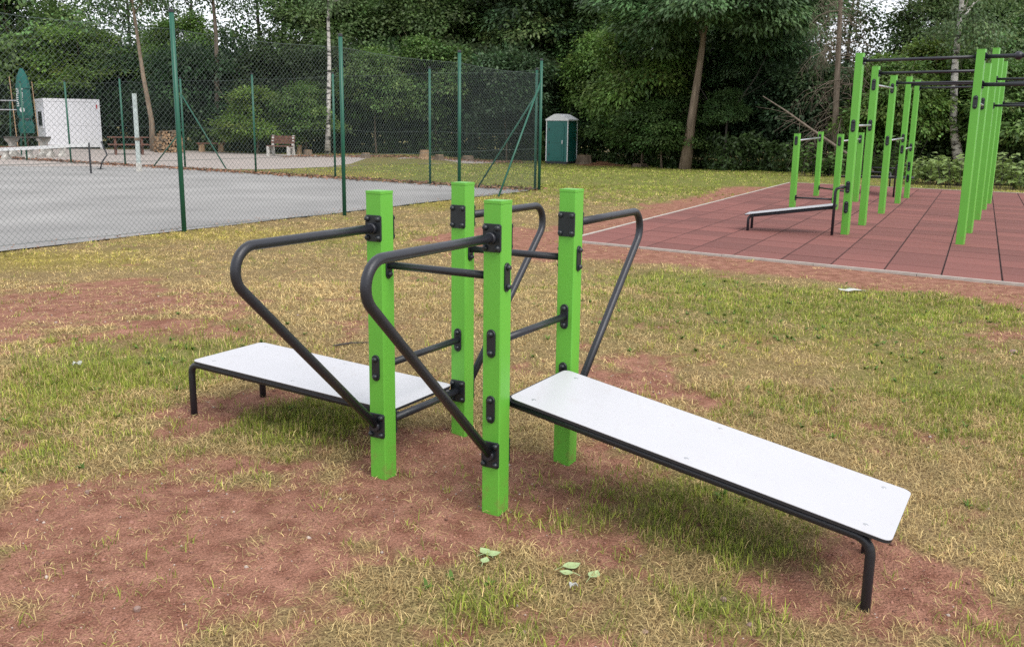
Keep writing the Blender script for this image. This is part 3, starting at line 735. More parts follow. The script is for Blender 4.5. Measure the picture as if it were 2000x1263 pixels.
# ------------------------------------------------------------------ woodland
def unit(a): return a / np.maximum(np.linalg.norm(a, axis=-1, keepdims=True), 1e-6)
def leaf_quads(r_, P, D, Nn, ln, wd, c):
    """folded rhombic leaves: P base, D direction, Nn face normal (arrays)"""
    D = unit(D); S = unit(np.cross(D, Nn)); Nn = np.cross(S, D)
    ln = ln[:, None]; wd = wd[:, None]
    mid = P + D * ln * .45
    V = np.stack([P, mid + S * wd * .5 + Nn * wd * .12, P + D * ln - Nn * ln * .12, mid - S * wd * .5 + Nn * wd * .12], 1).reshape(-1, 3)
    Q = np.arange(len(V)).reshape(-1, 4)
    return V, Q, np.repeat(c, 4, 0)
def crown_mesh(name, seed, R, lobes, clumps, per, ln, wd, clump_r, base_col, droop=.5, low=-1.0, hollow=.55, lobe_r=.42, varc=.35):
    r_ = np.random.default_rng(seed); R = np.array(R)
    d = unit(r_.normal(size=(lobes * 3, 3))); d = d[d[:, 2] > low][:lobes]
    rad = r_.uniform(hollow, .95, (len(d), 1)); lc = d * rad * R
    lr = r_.uniform(.7, 1.25, len(d)) * lobe_r * R.min()
    P = []; O = []; Cc = []
    for c, q_ in zip(lc, lr):
        dd = unit(r_.normal(size=(clumps, 3))); dd[:, 2] = np.where(dd[:, 2] < -.3, -dd[:, 2], dd[:, 2])
        rr = q_ * r_.uniform(.55, 1.08, (clumps, 1)) * np.array([1, 1, .8])
        P.append(c + dd * rr); O.append(unit(dd + .6 * unit(c + 1e-3))); Cc.append(np.full((clumps, 1), r_.uniform(.8, 1.2)))
    P = np.concatenate(P); O = np.concatenate(O); Cc = np.concatenate(Cc)
    tint = (Cc * r_.uniform(1 - varc, 1 + varc, (len(P), 1))) * np.array(base_col) * (1 + r_.normal(0, .07, (len(P), 3)))
    n = len(P) * per; idx = np.repeat(np.arange(len(P)), per)
    off = r_.normal(size=(n, 3)) * clump_r * np.array([1, 1, .5])
    pos = P[idx] + off
    D = O[idx] * .7 + unit(off + 1e-4) * .7 + r_.normal(size=(n, 3)) * .35; D[:, 2] -= droop
    Nn = np.array([0, 0, 1.0]) + O[idx] * .7 + r_.normal(size=(n, 3)) * .45
    col_ = np.clip(tint[idx] * r_.uniform(.75, 1.3, (n, 1)), .004, .9)
    V, Q, cc = leaf_quads(r_, pos, D, Nn, ln * r_.uniform(.6, 1.3, n), wd * r_.uniform(.7, 1.3, n), col_)
    o = np_mesh(name, V, quads=Q, colr=cc, material=LEAFM); me = o.data; bpy.data.objects.remove(o)
    return me
GRN = (.100, .165, .058)
CR = {}
CR['a'] = crown_mesh('crown', 11, (3.6, 3.6, 4.4), 34, 26, 34, .26, .15, .34, GRN, .45)
CR['b'] = crown_mesh('crown', 12, (3.9, 3.9, 4.0), 30, 30, 32, .24, .15, .36, GRN, .6)
CR['c'] = crown_mesh('crown', 13, (3.2, 3.2, 5.0), 34, 24, 34, .28, .14, .34, (.090, .148, .058), .5)
CR['thin'] = crown_mesh('crown', 14, (3.6, 3.6, 4.6), 30, 16, 11, .22, .13, .40, GRN, .6, lobe_r=.36)
CR['birch'] = crown_mesh('crown', 15, (2.6, 2.6, 4.6), 30, 14, 18, .16, .10, .42, (.085, .13, .05), 1.3, lobe_r=.36)
CR['ash'] = crown_mesh('crown', 16, (3.3, 3.3, 3.2), 44, 34, 46, .21, .075, .27, (.096, .164, .066), .8, low=-.75, lobe_r=.34)
CR['shrub'] = crown_mesh('crown', 17, (2.3, 2.0, 2.6), 34, 22, 34, .17, .10, .24, (.088, .146, .042), .5, low=-.35, lobe_r=.36)
CR['shrub2'] = crown_mesh('crown', 18, (2.2, 2.2, 3.2), 34, 24, 32, .20, .11, .28, (.098, .162, .050), .7, low=-.5, lobe_r=.38)
CR['dense'] = crown_mesh('crown', 19, (3.4, 2.6, 3.4), 36, 28, 28, .24, .14, .32, (.076, .126, .052), .5, low=-.4)
def trunk_mesh(name, pts, r0, r1, limbs=6, seed=0, mt=BARK, spread=1.6, parent=None, start=.62):
    r_ = random.Random(seed); mb = MB(); n = len(pts); pts = [Vector(p) for p in pts]
    rs = [r0 + (r1 - r0) * (i / (n - 1)) for i in range(n)]; rs[0] *= 1.25
    mb.tube(pts, rs, 9)
    for k in range(limbs):
        t = start + (1 - start) * (k + r_.random()) / max(limbs, 1); i = min(int(t * (n - 1)), n - 2); p = pts[i].lerp(pts[i + 1], t * (n - 1) - i)
        a = r_.uniform(0, 6.28); L = spread * r_.uniform(.6, 1.2); d = Vector((math.cos(a), math.sin(a), r_.uniform(.3, 1.0)))
        rr = (r0 + (r1 - r0) * t) * .5; q_ = [p, p + d * L * .4, p + d * L * .75 + ZV * .15 * L, p + d * L + ZV * .35 * L]
        mb.tube(q_, [rr, rr * .7, rr * .45, rr * .2], 6)
        d2 = Vector((math.cos(a + 1), math.sin(a + 1), .6)); mb.tube([q_[1], q_[1] + d2 * L * .3, q_[1] + d2 * L * .6 + ZV * .1], [rr * .5, rr * .35, rr * .12], 5)
    return mb
def tree(name, base, kind, zc, sc, tint, label, cat='tree', group=None, r=.15, mt=BARK, lean=(0, 0), limbs=7, seed=0, trunk_pts=None, rot=None, off=(0, 0)):
    root = thing(name, base, label, cat, group); r_ = random.Random(seed * 7 + 3)
    top = Vector((base.x + lean[0], base.y + lean[1], base.z + zc + 1.2 * sc[2]))
    if trunk_pts is None:
        m = base.lerp(top, .5) + Vector((r_.uniform(-.15, .15), r_.uniform(-.15, .15), 0))
        trunk_pts = [base - ZV * .2, base.lerp(m, .5) + Vector((r_.uniform(-.08, .08), 0, 0)), m, m.lerp(top, .5), top]
    if r: trunk_mesh('trunk', trunk_pts, r, r * .3, limbs, seed, mt).build('trunk', mt, root, smooth=True)
    if kind:
        o = bpy.data.objects.new('crown', CR[kind]); o.location = (lean[0] + off[0], lean[1] + off[1], zc); o.scale = sc
        o.rotation_euler = (0, 0, r_.uniform(0, 6.28) if rot is None else rot); o.color = (*tint, 1); link(o, root)
    return root
def gp_at(px, Y):
    """ground point at forward distance Y below a photo column"""
    x = (px - 1000) / F_PX * Y * 1.0; return Vector((x, Y, gz(x, Y)))
rr = random.Random(5)
GAPS = [(60, 400), (400, 620), (1520, 1760), (1800, 1960)]
k = 0
for px in range(-420, 2500, 135):                      # back row of tall trees
    Y = 57 + rr.uniform(-2, 3); gap = any(a < px < b for a, b in GAPS)
    kd = 'thin' if gap else rr.choice('abc'); t = rr.uniform(.8, 1.2); w = rr.uniform(.95, 1.2)
    tree('broadleaf_tree', gp_at(px + rr.uniform(-25, 25), Y), kd, rr.uniform(8.2, 9.4), (w, w, rr.uniform(.95, 1.15)), (t * rr.uniform(.85, 1.1), t, t * .95),
         'tall thin-crowned tree in the back row of the wood with sky showing through' if gap else 'tall dark leafy tree in the back row of the wood', group='thin-crowned trees of the back row' if gap else 'tall trees of the back row', r=.17, mt=BARK_DARK, seed=k); k += 1
for px in range(-380, 2450, 115):                      # understorey
    right = px > 1500; Y = (38.5 if right else 55 if px < 330 else 47.5 if px > 1150 else 51.5) + rr.uniform(-1.5, 2.0); t = rr.uniform(.7, 1.15); w = rr.uniform(.85, 1.1) * (.78 if right else 1)
    tree('understorey_shrub', gp_at(px + rr.uniform(-20, 20), Y), 'dense', 2.3 * (.8 if right else 1), (w, w, rr.uniform(.9, 1.15) * (.8 if right else 1)), (t * rr.uniform(.85, 1.15), t, t), 'dense dark shrub along the foot of the wood', 'shrub', 'dense shrubs along the foot of the wood', r=.06, mt=BARK_DARK, limbs=4, seed=k); k += 1
for px in range(-300, 2400, 190):                      # middle storey
    if any(a < px < b for a, b in GAPS): continue
    Y = 53.5 + rr.uniform(-1, 1); t = rr.uniform(.8, 1.25); w = rr.uniform(.8, 1.0)
    tree('young_tree', gp_at(px, Y), rr.choice('abc'), rr.uniform(5.2, 6.4), (w, w, .9), (t * rr.uniform(.9, 1.15), t, t * .9), 'mid-height leafy tree filling the wood between taller trees', group='mid-height trees of the wood', r=.12, mt=BARK_DARK, seed=k); k += 1
# trees and shrubs one can tell apart
def T(px, py): return at(px, py)
b = gp_at(45, 55); tree('broadleaf_tree', b, 'b', 6.6, (1.1, 1.0, 1.1), (1.5, 1.45, 1.3), 'pale green leafy tree rising behind the white container', r=.15, seed=101)
b = gp_at(180, 53.5); tree('broadleaf_tree', b, 'a', 3.9, (.8, .8, .62), (1.6, 1.5, 1.0), 'yellowish green leafy tree just right of the white container', r=.12, seed=102)
b = gp_at(370, 52); tree('young_tree', b, 'shrub2', 4.2, (.8, .8, .9), (1.7, 1.7, 1.3), 'pale leafed young tree behind the fence brace and woodpile', r=.08, seed=103)
b = gp_at(306, 46.8); tp = [b] + [at_y(x_, y_, b.y) for x_, y_ in ((296, 235), (280, 150), (271, 90), (258, 0), (246, -90))]
tree('leaning_tree', b, 'thin', 9.0, (.8, .8, .7), (.9, .9, .9), 'bare brown tree trunk leaning left behind the picnic table', r=.14, trunk_pts=tp, mt=BARK, seed=104, limbs=3, lean=(tp[-1].x - b.x, 0))
b = gp_at(424, 48.5); tp = [b] + [at_y(x_, y_, b.y) for x_, y_ in ((424, 200), (422, 70), (416, 0), (411, -80))]
tree('forked_tree', b, 'thin', 9.2, (.8, .8, .7), (.8, .85, .85), 'slim pale forked trunk rising behind the round bush', r=.15, trunk_pts=tp, mt=DEADWOOD, seed=105, limbs=5)
b = gp_at(641, 45.2); tp = [b] + [at_y(x_, y_, b.y) for x_, y_ in ((641, 240), (643, 120), (641, 40), (642, 0), (641, -90))]
tree('birch_tree', b, 'birch', 9.3, (.9, .9, .75), (1.2, 1.2, 1.2), 'slender white birch standing behind the court fence', r=.125, trunk_pts=tp, mt=BIRCH, seed=106, limbs=4)
b = gp_at(505, 46.2); tree('round_bush', b, 'shrub', 1.0, (.97, .9, .74), (1.9, 1.75, 1.25), 'rounded light green bush beside the park bench', 'bush', r=.05, limbs=4, seed=107)
b = gp_at(600, 46.5); tree('hazel_shrub', b, 'shrub2', 1.5, (.75, .7, .6), (1.35, 1.35, 1.1), 'loose green shrub at the foot of the white birch', 'shrub', r=.04, seed=108)
b = gp_at(735, 47.5); tree('hazel_shrub', b, 'shrub2', 2.6, (.9, .8, .8), (1.25, 1.25, 1.1), 'tall loose green shrub just right of the white birch', 'shrub', r=.05, seed=109)
b = gp_at(850, 48.5); tree('hazel_shrub', b, 'shrub2', 2.9, (1, .8, .9), (1.0, 1.05, .9), 'tall dark shrub behind the stumps on the lawn', 'shrub', r=.05, seed=110)
b = gp_at(985, 48.5); tree('hazel_shrub', b, 'dense', 2.6, (.8, .8, .9), (.8, .85, .9), 'dark shrub left of the portable toilet', 'shrub', r=.05, seed=111)
b = gp_at(1056, 51); tp = [b] + [at_y(x_, y_, b.y) for x_, y_ in ((1055, 180), (1056, 90), (1054, 0), (1053, -90))]
tree('dark_tree', b, 'c', 8.8, (.9, .9, .8), (.8, .85, .9), 'dark thin-stemmed tree behind the portable toilet', r=.12, trunk_pts=tp, mt=BARK_DARK, seed=112)
for i, (px, Y, zc, sc, tn, lb) in enumerate(((1170, 48.5, 3.0, (1.0, .9, 1.0), (1.45, 1.45, 1.1), 'tall mid green shrub rising right behind the portable toilet'), (1245, 43.5, 3.4, (1.0, .9, 1.1), (1.6, 1.55, 1.15), 'tall bright green shrub left of the ash trunk'), (1228, 45, 1.7, (.9, .8, .65), (1.1, 1.15, 1.0), 'low spreading green shrub above the tree stump by the toilet'),
                                         (1285, 41.5, 1.3, (.75, .8, .55), (1.0, 1.05, .95), 'low dark shrub close left of the ash trunk'))):
    tree('hazel_shrub', gp_at(px, Y), 'shrub2', zc, sc, tn, lb, 'shrub', r=.05, seed=120 + i)
b = T(1338, 331); tp = [b] + [at_y(x_, y_, b.y) for x_, y_ in ((1349, 250), (1359, 180), (1370, 105), (1381, 20), (1388, -60))]
tree('ash_tree', b, 'ash', 6.9, (1.35, 1.2, 1.0), (1.1, 1.14, 1.12), 'large ash tree with a bare leaning trunk at the lawn edge', r=.225, trunk_pts=tp, seed=130, limbs=5, lean=(.75, 0), rot=.4)
b = gp_at(1485, b.y + 3.2); tree('ash_tree', b, 'ash', 4.3, (.85, .75, .75), (1.1, 1.18, 1.15), 'smaller ash with drooping foliage right of the large trunk', r=.10, seed=131, mt=BARK_DARK, rot=2.0)
b = T(1412, 333); tp = [b] + [at_y(x_, y_, b.y) for x_, y_ in ((1416, 290), (1420, 240), (1424, 190))]
tree('sapling', b, 'shrub', 2.2, (.40, .4, .38), (.8, .9, .95), 'small dark sapling with a thin crooked trunk by the ash', 'tree', r=.08, trunk_pts=tp, mt=BARK_DARK, seed=132, limbs=3)
b = gp_at(1530, 41); tree('hazel_shrub', b, 'dense', 2.2, (.8, .8, .75), (.75, .82, .9), 'dark bush in the shade behind the dip bars', 'shrub', r=.05, seed=133)
# dead spruce with bare hanging twigs
b = gp_at(1632, 34.2); tp = [b] + [at_y(x_, y_, b.y) for x_, y_ in ((1631, 260), (1634, 180), (1638, 90), (1642, 0), (1645, -110))]
dead = thing('dead_spruce', b, 'dead brown spruce with bare drooping twigs behind the dip bars', 'tree')
mb = MB(); mb.tube(tp, [.12, .115, .105, .09, .07, .04], 9); mb.build('trunk', DEADWOOD, dead, smooth=True)
mb = MB(); r_ = random.Random(21)
for i in range(110):
    t = r_.random() ** .8; p = tp[0].lerp(tp[-1], t) if False else Vector((b.x + (tp[-1].x - b.x) * t, b.y, b.z + .5 + t * 6.6))
    a = r_.uniform(0, 6.28); L = r_.uniform(.8, 2.0) * (1.15 - .55 * t); d = Vector((math.cos(a), math.sin(a), .05))
    q_ = [p, p + d * L * .4 - ZV * .06 * L, p + d * L * .75 - ZV * .22 * L, p + d * L - ZV * .5 * L]; mb.tube(q_, [.013, .010, .007, .003], 4)
    for j in range(7):
        s_ = q_[1].lerp(q_[3], r_.random()); dd = Vector((r_.uniform(-1, 1), r_.uniform(-1, 1), -r_.uniform(.6, 1.6))) * r_.uniform(.2, .5); mb.tube([s_, s_ + dd * .5, s_ + dd + Vector((0, 0, -.05))], [.005, .004, .002], 3)
mb.build('branches', DEADWOOD, dead)
b0, b1 = at_y(1490, 188, 33.5), at(1662, 345); b1 = at_y(1648, 296, 32.0)
fl = thing('fallen_tree', (b1.x, b1.y, gz(b1.x, b1.y)), 'pale fallen trunk slanting down behind the dip bars', 'fallen tree')
e1 = b1 + (b1 - b0) * .35
mb = MB(); mb.tube([b0, b0.lerp(b1, .3) + ZV * .03, b0.lerp(b1, .6), b1, e1], [.014, .026, .04, .05, .055], 8); mb.build('trunk', DEADWOOD, fl, smooth=True)
mb = MB(); r_ = random.Random(4)
for i in range(16):
    p = b0.lerp(b1, r_.uniform(.25, .95)); d = Vector((r_.uniform(-1.6, .2), r_.uniform(-.6, .6), r_.uniform(-.9, .8))) * r_.uniform(.5, 1.0)
    mb.tube([p, p + d * .5 - ZV * .03, p + d - ZV * .12], [.007, .005, .002], 4)
mb.build('branches', DEADWOOD, fl)
# birch at the right, shrubs behind the tiles
b = gp_at(1862, 33.0); tp = [b] + [at_y(x_, y_, b.y) for x_, y_ in ((1861, 240), (1865, 130), (1872, 60), (1879, 0), (1886, -90))]
tree('birch_tree', b, 'birch', 6.6, (.8, .8, .7), (1.3, 1.3, 1.3), 'thick white birch behind the tall workout frame', r=.155, trunk_pts=tp, mt=BIRCH, seed=140, limbs=6)
for i, (px, Y, kd, zc, sc, tn, lb) in enumerate(((1715, 34, 'shrub2', 1.9, (.75, .7, .72), (1.4, 1.4, 1.0), 'leafy green shrub between the tall green posts'), (1800, 36, 'shrub', 2.3, (.95, .9, .95), (1.7, 1.55, .95), 'big yellowish green shrub seen between the posts of the workout frame'),
                                             (1880, 34.5, 'shrub2', 2.0, (.85, .8, .7), (1.35, 1.35, 1.0), 'leafy shrub left of the right-hand green posts'), (1975, 33, 'shrub2', 1.8, (.9, .8, .75), (1.2, 1.25, 1.05), 'green shrub right of the right-hand green posts'),
                                             (2080, 34, 'shrub', 2.0, (.9, .8, .85), (1.3, 1.3, 1.0), 'rounded shrub beyond the right end of the tiles'), (1740, 44, 'shrub2', 2.9, (1.0, .9, .72), (1.3, 1.3, 1.05), 'tall green shrub behind the first tall posts'),
                                             (1830, 47, 'a', 4.35, (.75, .7, .42), (1.1, 1.15, 1.1), 'leafy tree just left of the thick birch'), (1965, 43, 'b', 4.4, (.8, .8, .75), (1.35, 1.35, 1.2), 'leafy tree just right of the thick birch'), (2090, 42, 'a', 4.6, (.9, .8, .8), (1.2, 1.2, 1.1), 'leafy tree well right of the thick birch'))):
    tree('hazel_shrub' if zc < 4.3 else 'broadleaf_tree', gp_at(px, Y), kd, zc, sc, tn, lb, 'shrub' if zc < 4.3 else 'tree', r=.05, seed=150 + i)
# far mass of the wood
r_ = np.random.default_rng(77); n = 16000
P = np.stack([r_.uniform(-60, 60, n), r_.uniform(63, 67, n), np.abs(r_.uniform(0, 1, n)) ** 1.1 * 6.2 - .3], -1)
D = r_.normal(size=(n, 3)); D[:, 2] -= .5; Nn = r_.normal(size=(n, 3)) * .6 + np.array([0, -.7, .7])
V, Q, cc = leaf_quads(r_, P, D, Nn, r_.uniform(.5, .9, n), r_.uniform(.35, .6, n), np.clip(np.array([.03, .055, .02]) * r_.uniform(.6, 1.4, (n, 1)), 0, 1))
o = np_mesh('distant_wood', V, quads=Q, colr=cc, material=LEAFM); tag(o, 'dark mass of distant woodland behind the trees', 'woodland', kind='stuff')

# low undergrowth along the wood edge
r_ = np.random.default_rng(78); EDGE = [(-400, 52), (300, 53), (380, 47.5), (1000, 48.5), (1140, 46.5), (1300, 41), (1450, 38.5), (1760, 33.5), (2300, 30.5)]
n = 36000; px = r_.uniform(-400, 2300, n); Yd = np.interp(px, [e[0] for e in EDGE], [e[1] for e in EDGE]) + np.abs(r_.normal(0, 1.0, n)) + .6 * np.sin(px * .021) + .5 * np.sin(px * .057)
x = (px - 1000) / F_PX * Yd; hh = (.5 + 1.5 * fbm(px * .02, Yd * .3)); z = terr(x, Yd) + r_.random(n) ** 1.2 * hh * 1.15
D = r_.normal(size=(n, 3)); D[:, 2] -= .3; Nn = r_.normal(size=(n, 3)) * .5 + np.array([0, -.4, .8]); cl = (.55 + .9 * fbm(px * .03 + 4, z))[:, None]
V, Q, cc = leaf_quads(r_, np.stack([x, Yd, z], -1), D, Nn, r_.uniform(.10, .24, n), r_.uniform(.07, .15, n), np.array([.06, .105, .03]) * cl * r_.uniform(.6, 1.4, (n, 1)))
o = np_mesh('undergrowth', V, quads=Q, colr=cc, material=LEAFM); tag(o, 'low leafy undergrowth along the edge of the wood', 'undergrowth', kind='stuff')
# broad-leaved weeds at the wood edge
def weed(base, hgt, nst, seed, label, ls=.16, tint=(.14, .22, .05), group='broad-leaved weeds at the wood edge'):
    r_ = np.random.default_rng(seed); root = thing('broadleaf_weed', base, label, 'plant', group); mb = MB(); Pp = []; Dd = []
    for s_ in range(nst):
        a = r_.uniform(0, 6.28); o0 = Vector((r_.normal() * .15, r_.normal() * .12, -.02)); h_ = hgt * r_.uniform(.7, 1.1); ln = Vector((math.cos(a), math.sin(a), 0)) * h_ * r_.uniform(.1, .35)
        pts = [base + o0, base + o0 + ln * .4 + ZV * h_ * .55, base + o0 + ln + ZV * h_]; mb.tube(pts, [.008, .006, .003], 4)
        for q_ in range(9):
            t = .25 + .75 * q_ / 8; p = pts[0].lerp(pts[1], min(1, t / .55)) if t < .55 else pts[1].lerp(pts[2], (t - .55) / .45)
            an = r_.uniform(0, 6.28); Pp.append(tuple(p - base)); Dd.append((math.cos(an), math.sin(an), r_.uniform(-.5, .25)))
    mb.build('stem', BARK_DARK, root)
    Pp = np.array(Pp); Dd = np.array(Dd); n = len(Pp); Nn = np.array([0, 0, 1]) + r_.normal(size=(n, 3)) * .2
    c = np.array(tint) * r_.uniform(.65, 1.3, (n, 1))
    V, Q, cc = leaf_quads(r_, Pp, Dd, Nn, ls * r_.uniform(.7, 1.3, n), ls * .72 * r_.uniform(.8, 1.2, n), c)
    np_mesh('leaves', V, quads=Q, colr=cc, material=LEAFM, parent=root)
r_ = random.Random(9)
for i in range(26):
    px = 1785 + i * 11 + r_.uniform(-6, 6); p = at(px, 361 + r_.uniform(-5, 5) + (px - 1785) * .03)
    weed(p, r_.uniform(.55, .95), 9, 300 + i, 'bright broad-leaved weed growing along the rear edge of the tiles', .19, (.24, .33, .10))
for i in range(16):
    px = 1545 + i * 15 + r_.uniform(-6, 6); p = gp_at(px, 31.5 + r_.uniform(-.8, .8))
    weed(p, r_.uniform(.5, 1.3), 6, 340 + i, 'shaded broad-leaved weed under the fallen trunk', .2, (.09, .16, .04), 'shaded weeds under the fallen trunk')

# ------------------------------------------------------------------ things beyond the court
def toilet():
    base = at(1096, 320.0); root = thing('portable_toilet', base, 'dark green portable toilet with a white roof on the lawn', 'toilet')
    rz = math.radians(-27); X = Vector((math.cos(rz), math.sin(rz), 0)); Y = Vector((-X.y, X.x, 0)); w = 1.08; H = 2.02
    c = base.copy(); L = lambda a, b_, z: c + X * a + Y * b_ + ZV * z
    MB().box(L(0, 0, .06), w + .06, w + .06, .12, X, Y, bev=.03).build('base', BOARD_EDGE, root)
    MB().box(L(0, 0, .12 + (H - .12) / 2), w, w, H - .12, X, Y, bev=.02).build('body', TEAL, root)
    for sx in (-1, 1):
        for sy in (-1, 1): MB().box(L(sx * (w / 2 + .003), sy * (w / 2 + .003), H / 2 + .06), .045, .045, H - .12, X, Y, bev=.008).build('corner_trim', ROOFW, root)
    # roof: arched front gable, extruded back
    def gable(e, z, hh): return [(-e, z - .06), (e, z - .06), (e, z), (e * .55, z + hh * .62), (e * .22, z + hh), (-e * .22, z + hh), (-e * .55, z + hh * .62), (-e, z)]
    mb = MB(); mb.prism(gable(w / 2 + .05, H + .03, .24), c, X, ZV, -Y, -w / 2 - .05, w / 2 + .05); rf = mb.build('roof', ROOFW, root)
    for t in (-.35, -.1, .15, .4):
        m2 = MB(); m2.prism(gable(w / 2 + .06, H + .035, .245)[2:], c, X, ZV, -Y, t - .02, t + .02); m2.build('roof_rib', ROOFW, rf)
    d = MB(); arch = [(-.36, .16), (.36, .16), (.36, 1.72), (.30, 1.86), (.17, 1.95), (0, 1.98), (-.17, 1.95), (-.30, 1.86), (-.36, 1.72)]
    d.prism(arch, c - Y * (w / 2), X, ZV, -Y, 0, .03); door = d.build('door', TEAL, root)
    in1 = [(a * .72, .28 + (b_ - .16) * .42) for a, b_ in [(-.36, .16), (.36, .16), (.36, 1.55), (-.36, 1.55)]]
    MB().prism(in1, c - Y * (w / 2 + .03), X, ZV, -Y, 0, .012).build('door_panel', TEAL, door)
    up = [(a * .72, 1.0 + (b_ - .16) * .46) for a, b_ in arch]
    MB().prism(up, c - Y * (w / 2 + .03), X, ZV, -Y, 0, .012).build('door_panel', TEAL, door)
    MB().box(L(.29, -(w / 2 + .05), 1.02), .05, .03, .16, X, Y).build('handle', STAINLESS, door)
    for z in (.45, 1.0, 1.6): MB().box(L(-.39, -(w / 2 + .02), z), .05, .03, .1, X, Y).build('hinge', BOARD_EDGE, door)
    for z in (.75, 1.5): MB().box(L(w / 2 + .006, .05, z), .012, .72, .55, X, Y, bev=.004).build('side_panel', TEAL, root)
toilet()
def container():
    p = at(200, 291); q_ = at(80, 289); base = (p + q_) / 2; Y0 = p.y
    A = Vector((p.x, p.y, p.z)); root = thing('site_container', A, 'white site container with a small window behind the court fence', 'container')
    H = height_for(A, 195, 195); th = math.radians(34); X = Vector((math.cos(th), math.sin(th), 0)); Y = Vector((-X.y, X.x, 0)); dep = 3.0
    # width from the photo column of the near left corner
    d = ray(93, 290); k_ = d.x / d.y; wid = (A.x - k_ * A.y) / (X.x - k_ * X.y)
    c = A - X * wid / 2 + Y * dep / 2
    MB().box(c + ZV * (H / 2 + .05), wid, dep, H - .1, X, Y, bev=.02).build('body', WHITE, root)
    MB().box(c + ZV * .05, wid - .1, dep - .1, .1, X, Y).build('base', BOARD_EDGE, root)
    for z in (H - .06, .16): MB().box(c + ZV * z, wid + .05, dep + .05, .14, X, Y, bev=.01).build('frame_rail', WHITE, root)
    for s_ in (-1, 1): MB().box(c - Y * (dep / 2) + X * s_ * (wid / 2 - .04) + ZV * H / 2, .12, .07, H, X, Y).build('corner_post', WHITE, root)
    n_ = 9
    for i in range(n_):
        MB().box(c - Y * (dep / 2 + .005) + X * (-wid / 2 + .25 + i * (wid - .5) / (n_ - 1)) + ZV * (H / 2), .16, .018, H - .42, X, Y, bev=.004).build('wall_rib', WHITE, root)
    MB().box(c - Y * (dep / 2 + .02) + X * (wid / 2 - .12) + ZV * (H - .36), .08, .02, .2, X, Y).build('red_sign', REDP, root)
    e = c - X * (wid / 2 + .02) - Y * .25
    wf = MB().box(e + ZV * (H - 1.0), .06, 1.5, .95, X, Y).build('window', WHITE, root)
    MB().box(e - X * .03 + ZV * (H - 1.0), .03, 1.2, .72, X, Y).build('pane', DARKGLASS, wf)
container()
def umbrella():
    base = at(57, 306); root = thing('closed_umbrella', base, 'closed dark green parasol with white lettering by the container', 'umbrella'); H = height_for(base, 47, 134)
    r_ = random.Random(2)
    MB().tube([base, base + ZV * (H - .02)], .024, 8).build('pole', BROWN, root, smooth=True)
    MB().lathe(base, [(.3, 0), (.3, .06), (.05, .09)], 12).build('base', CONC, root)
    z0, z1 = H * .27, H
    wob = [[1 + (.28 if k_ % 2 else -.25) * (1 - j / 9) + r_.uniform(-.06, .06) for k_ in range(16)] for j in range(10)]
    prof = [(.20, z0), (.23, z0 + .12 * (z1 - z0)), (.17, z0 + .22 * (z1 - z0)), (.24, z0 + .28 * (z1 - z0)), (.25, z0 + .42 * (z1 - z0)), (.24, z0 + .56 * (z1 - z0)), (.215, z0 + .68 * (z1 - z0)), (.25, z0 + .70 * (z1 - z0)), (.18, z0 + .88 * (z1 - z0)), (.06, z1)]
    can = MB().lathe(base, prof, 16, mod=lambda k_, j: wob[j][k_]).build('canopy', CLOTH, root)
    MB().lathe(base, [(.19, z0 + .195 * (z1 - z0)), (.21, z0 + .215 * (z1 - z0)), (.19, z0 + .235 * (z1 - z0))], 12).build('tie_strap', BOARD_EDGE, can)
    # printed lettering (unreadable vertical strokes) and round emblem
    for cx in (-.09, .07):
        for i in range(9):
            z = z0 + (.42 + .032 * i) * (z1 - z0); 
            MB().box(base + Vector((cx + r_.uniform(-.008, .008), -.315 + .006 * i, z)), r_.uniform(.06, .09), .012, .03).build('printed_letter', PRINT, can)
            MB().box(base + Vector((cx + r_.choice((-.03, .03)), -.316 + .006 * i, z + .016)), .024, .012, .06).build('printed_letter', PRINT, can)
    MB().lathe(base + Vector((.06, -.32, z0 + .36 * (z1 - z0))), [(.10, 0), (.10, .012), (.065, .013), (.06, .006)], 14, Vector((1, 0, 0)), Vector((0, 0, 1)), Vector((0, -1, 0))).build('printed_emblem', PRINT, can)
umbrella()
def conc_table(px0, px1, py, hz, wtop, depth, label, bench=False):
    A, B_ = at(px0, py), at(px1, py); root = thing('concrete_bench' if bench else 'concrete_table', (A + B_) / 2, label, 'bench' if bench else 'table'); X = (B_ - A); L = X.length; X.normalize(); Y = Vector((-X.y, X.x, 0))
    for i in range(2 if depth > .4 else 1):
        MB().box((A + B_) / 2 + ZV * hz + Y * ((i - .5) * depth / 2 if depth > .4 else 0), L, depth * (.48 if depth > .4 else 1), .05, X, Y).build('plank', BROWN if bench else BARK_DARK, root)
    for t in (.16, .84):
        c = A.lerp(B_, t); mb = MB()
        prof = [(-.22, 0), (.22, 0), (.24, .08), (.10, .18), (.08, hz * .5), (.12, hz * .72), (.24, hz - .1), (.24, hz - .03), (-.24, hz - .03), (-.24, hz - .1), (-.12, hz * .72), (-.08, hz * .5), (-.10, .18), (-.24, .08)]
        prof = [(a * max(depth, .4) / .55, b_) for a, b_ in prof]
        mb.prism(prof, c, (X * .55 + Y * .8).normalized(), ZV, X, -.06, .06); mb.build('leg', CONC, root)
conc_table(12, 102, 306, .76, 0, .75, 'long table with white concrete legs and dark planks by the parasol')
conc_table(94, 128, 307, .45, 0, .35, 'short concrete-legged bench right of the parasol', True)
conc_table(2, 70, 312, .45, 0, .35, 'concrete-legged bench in front of the long table', True)
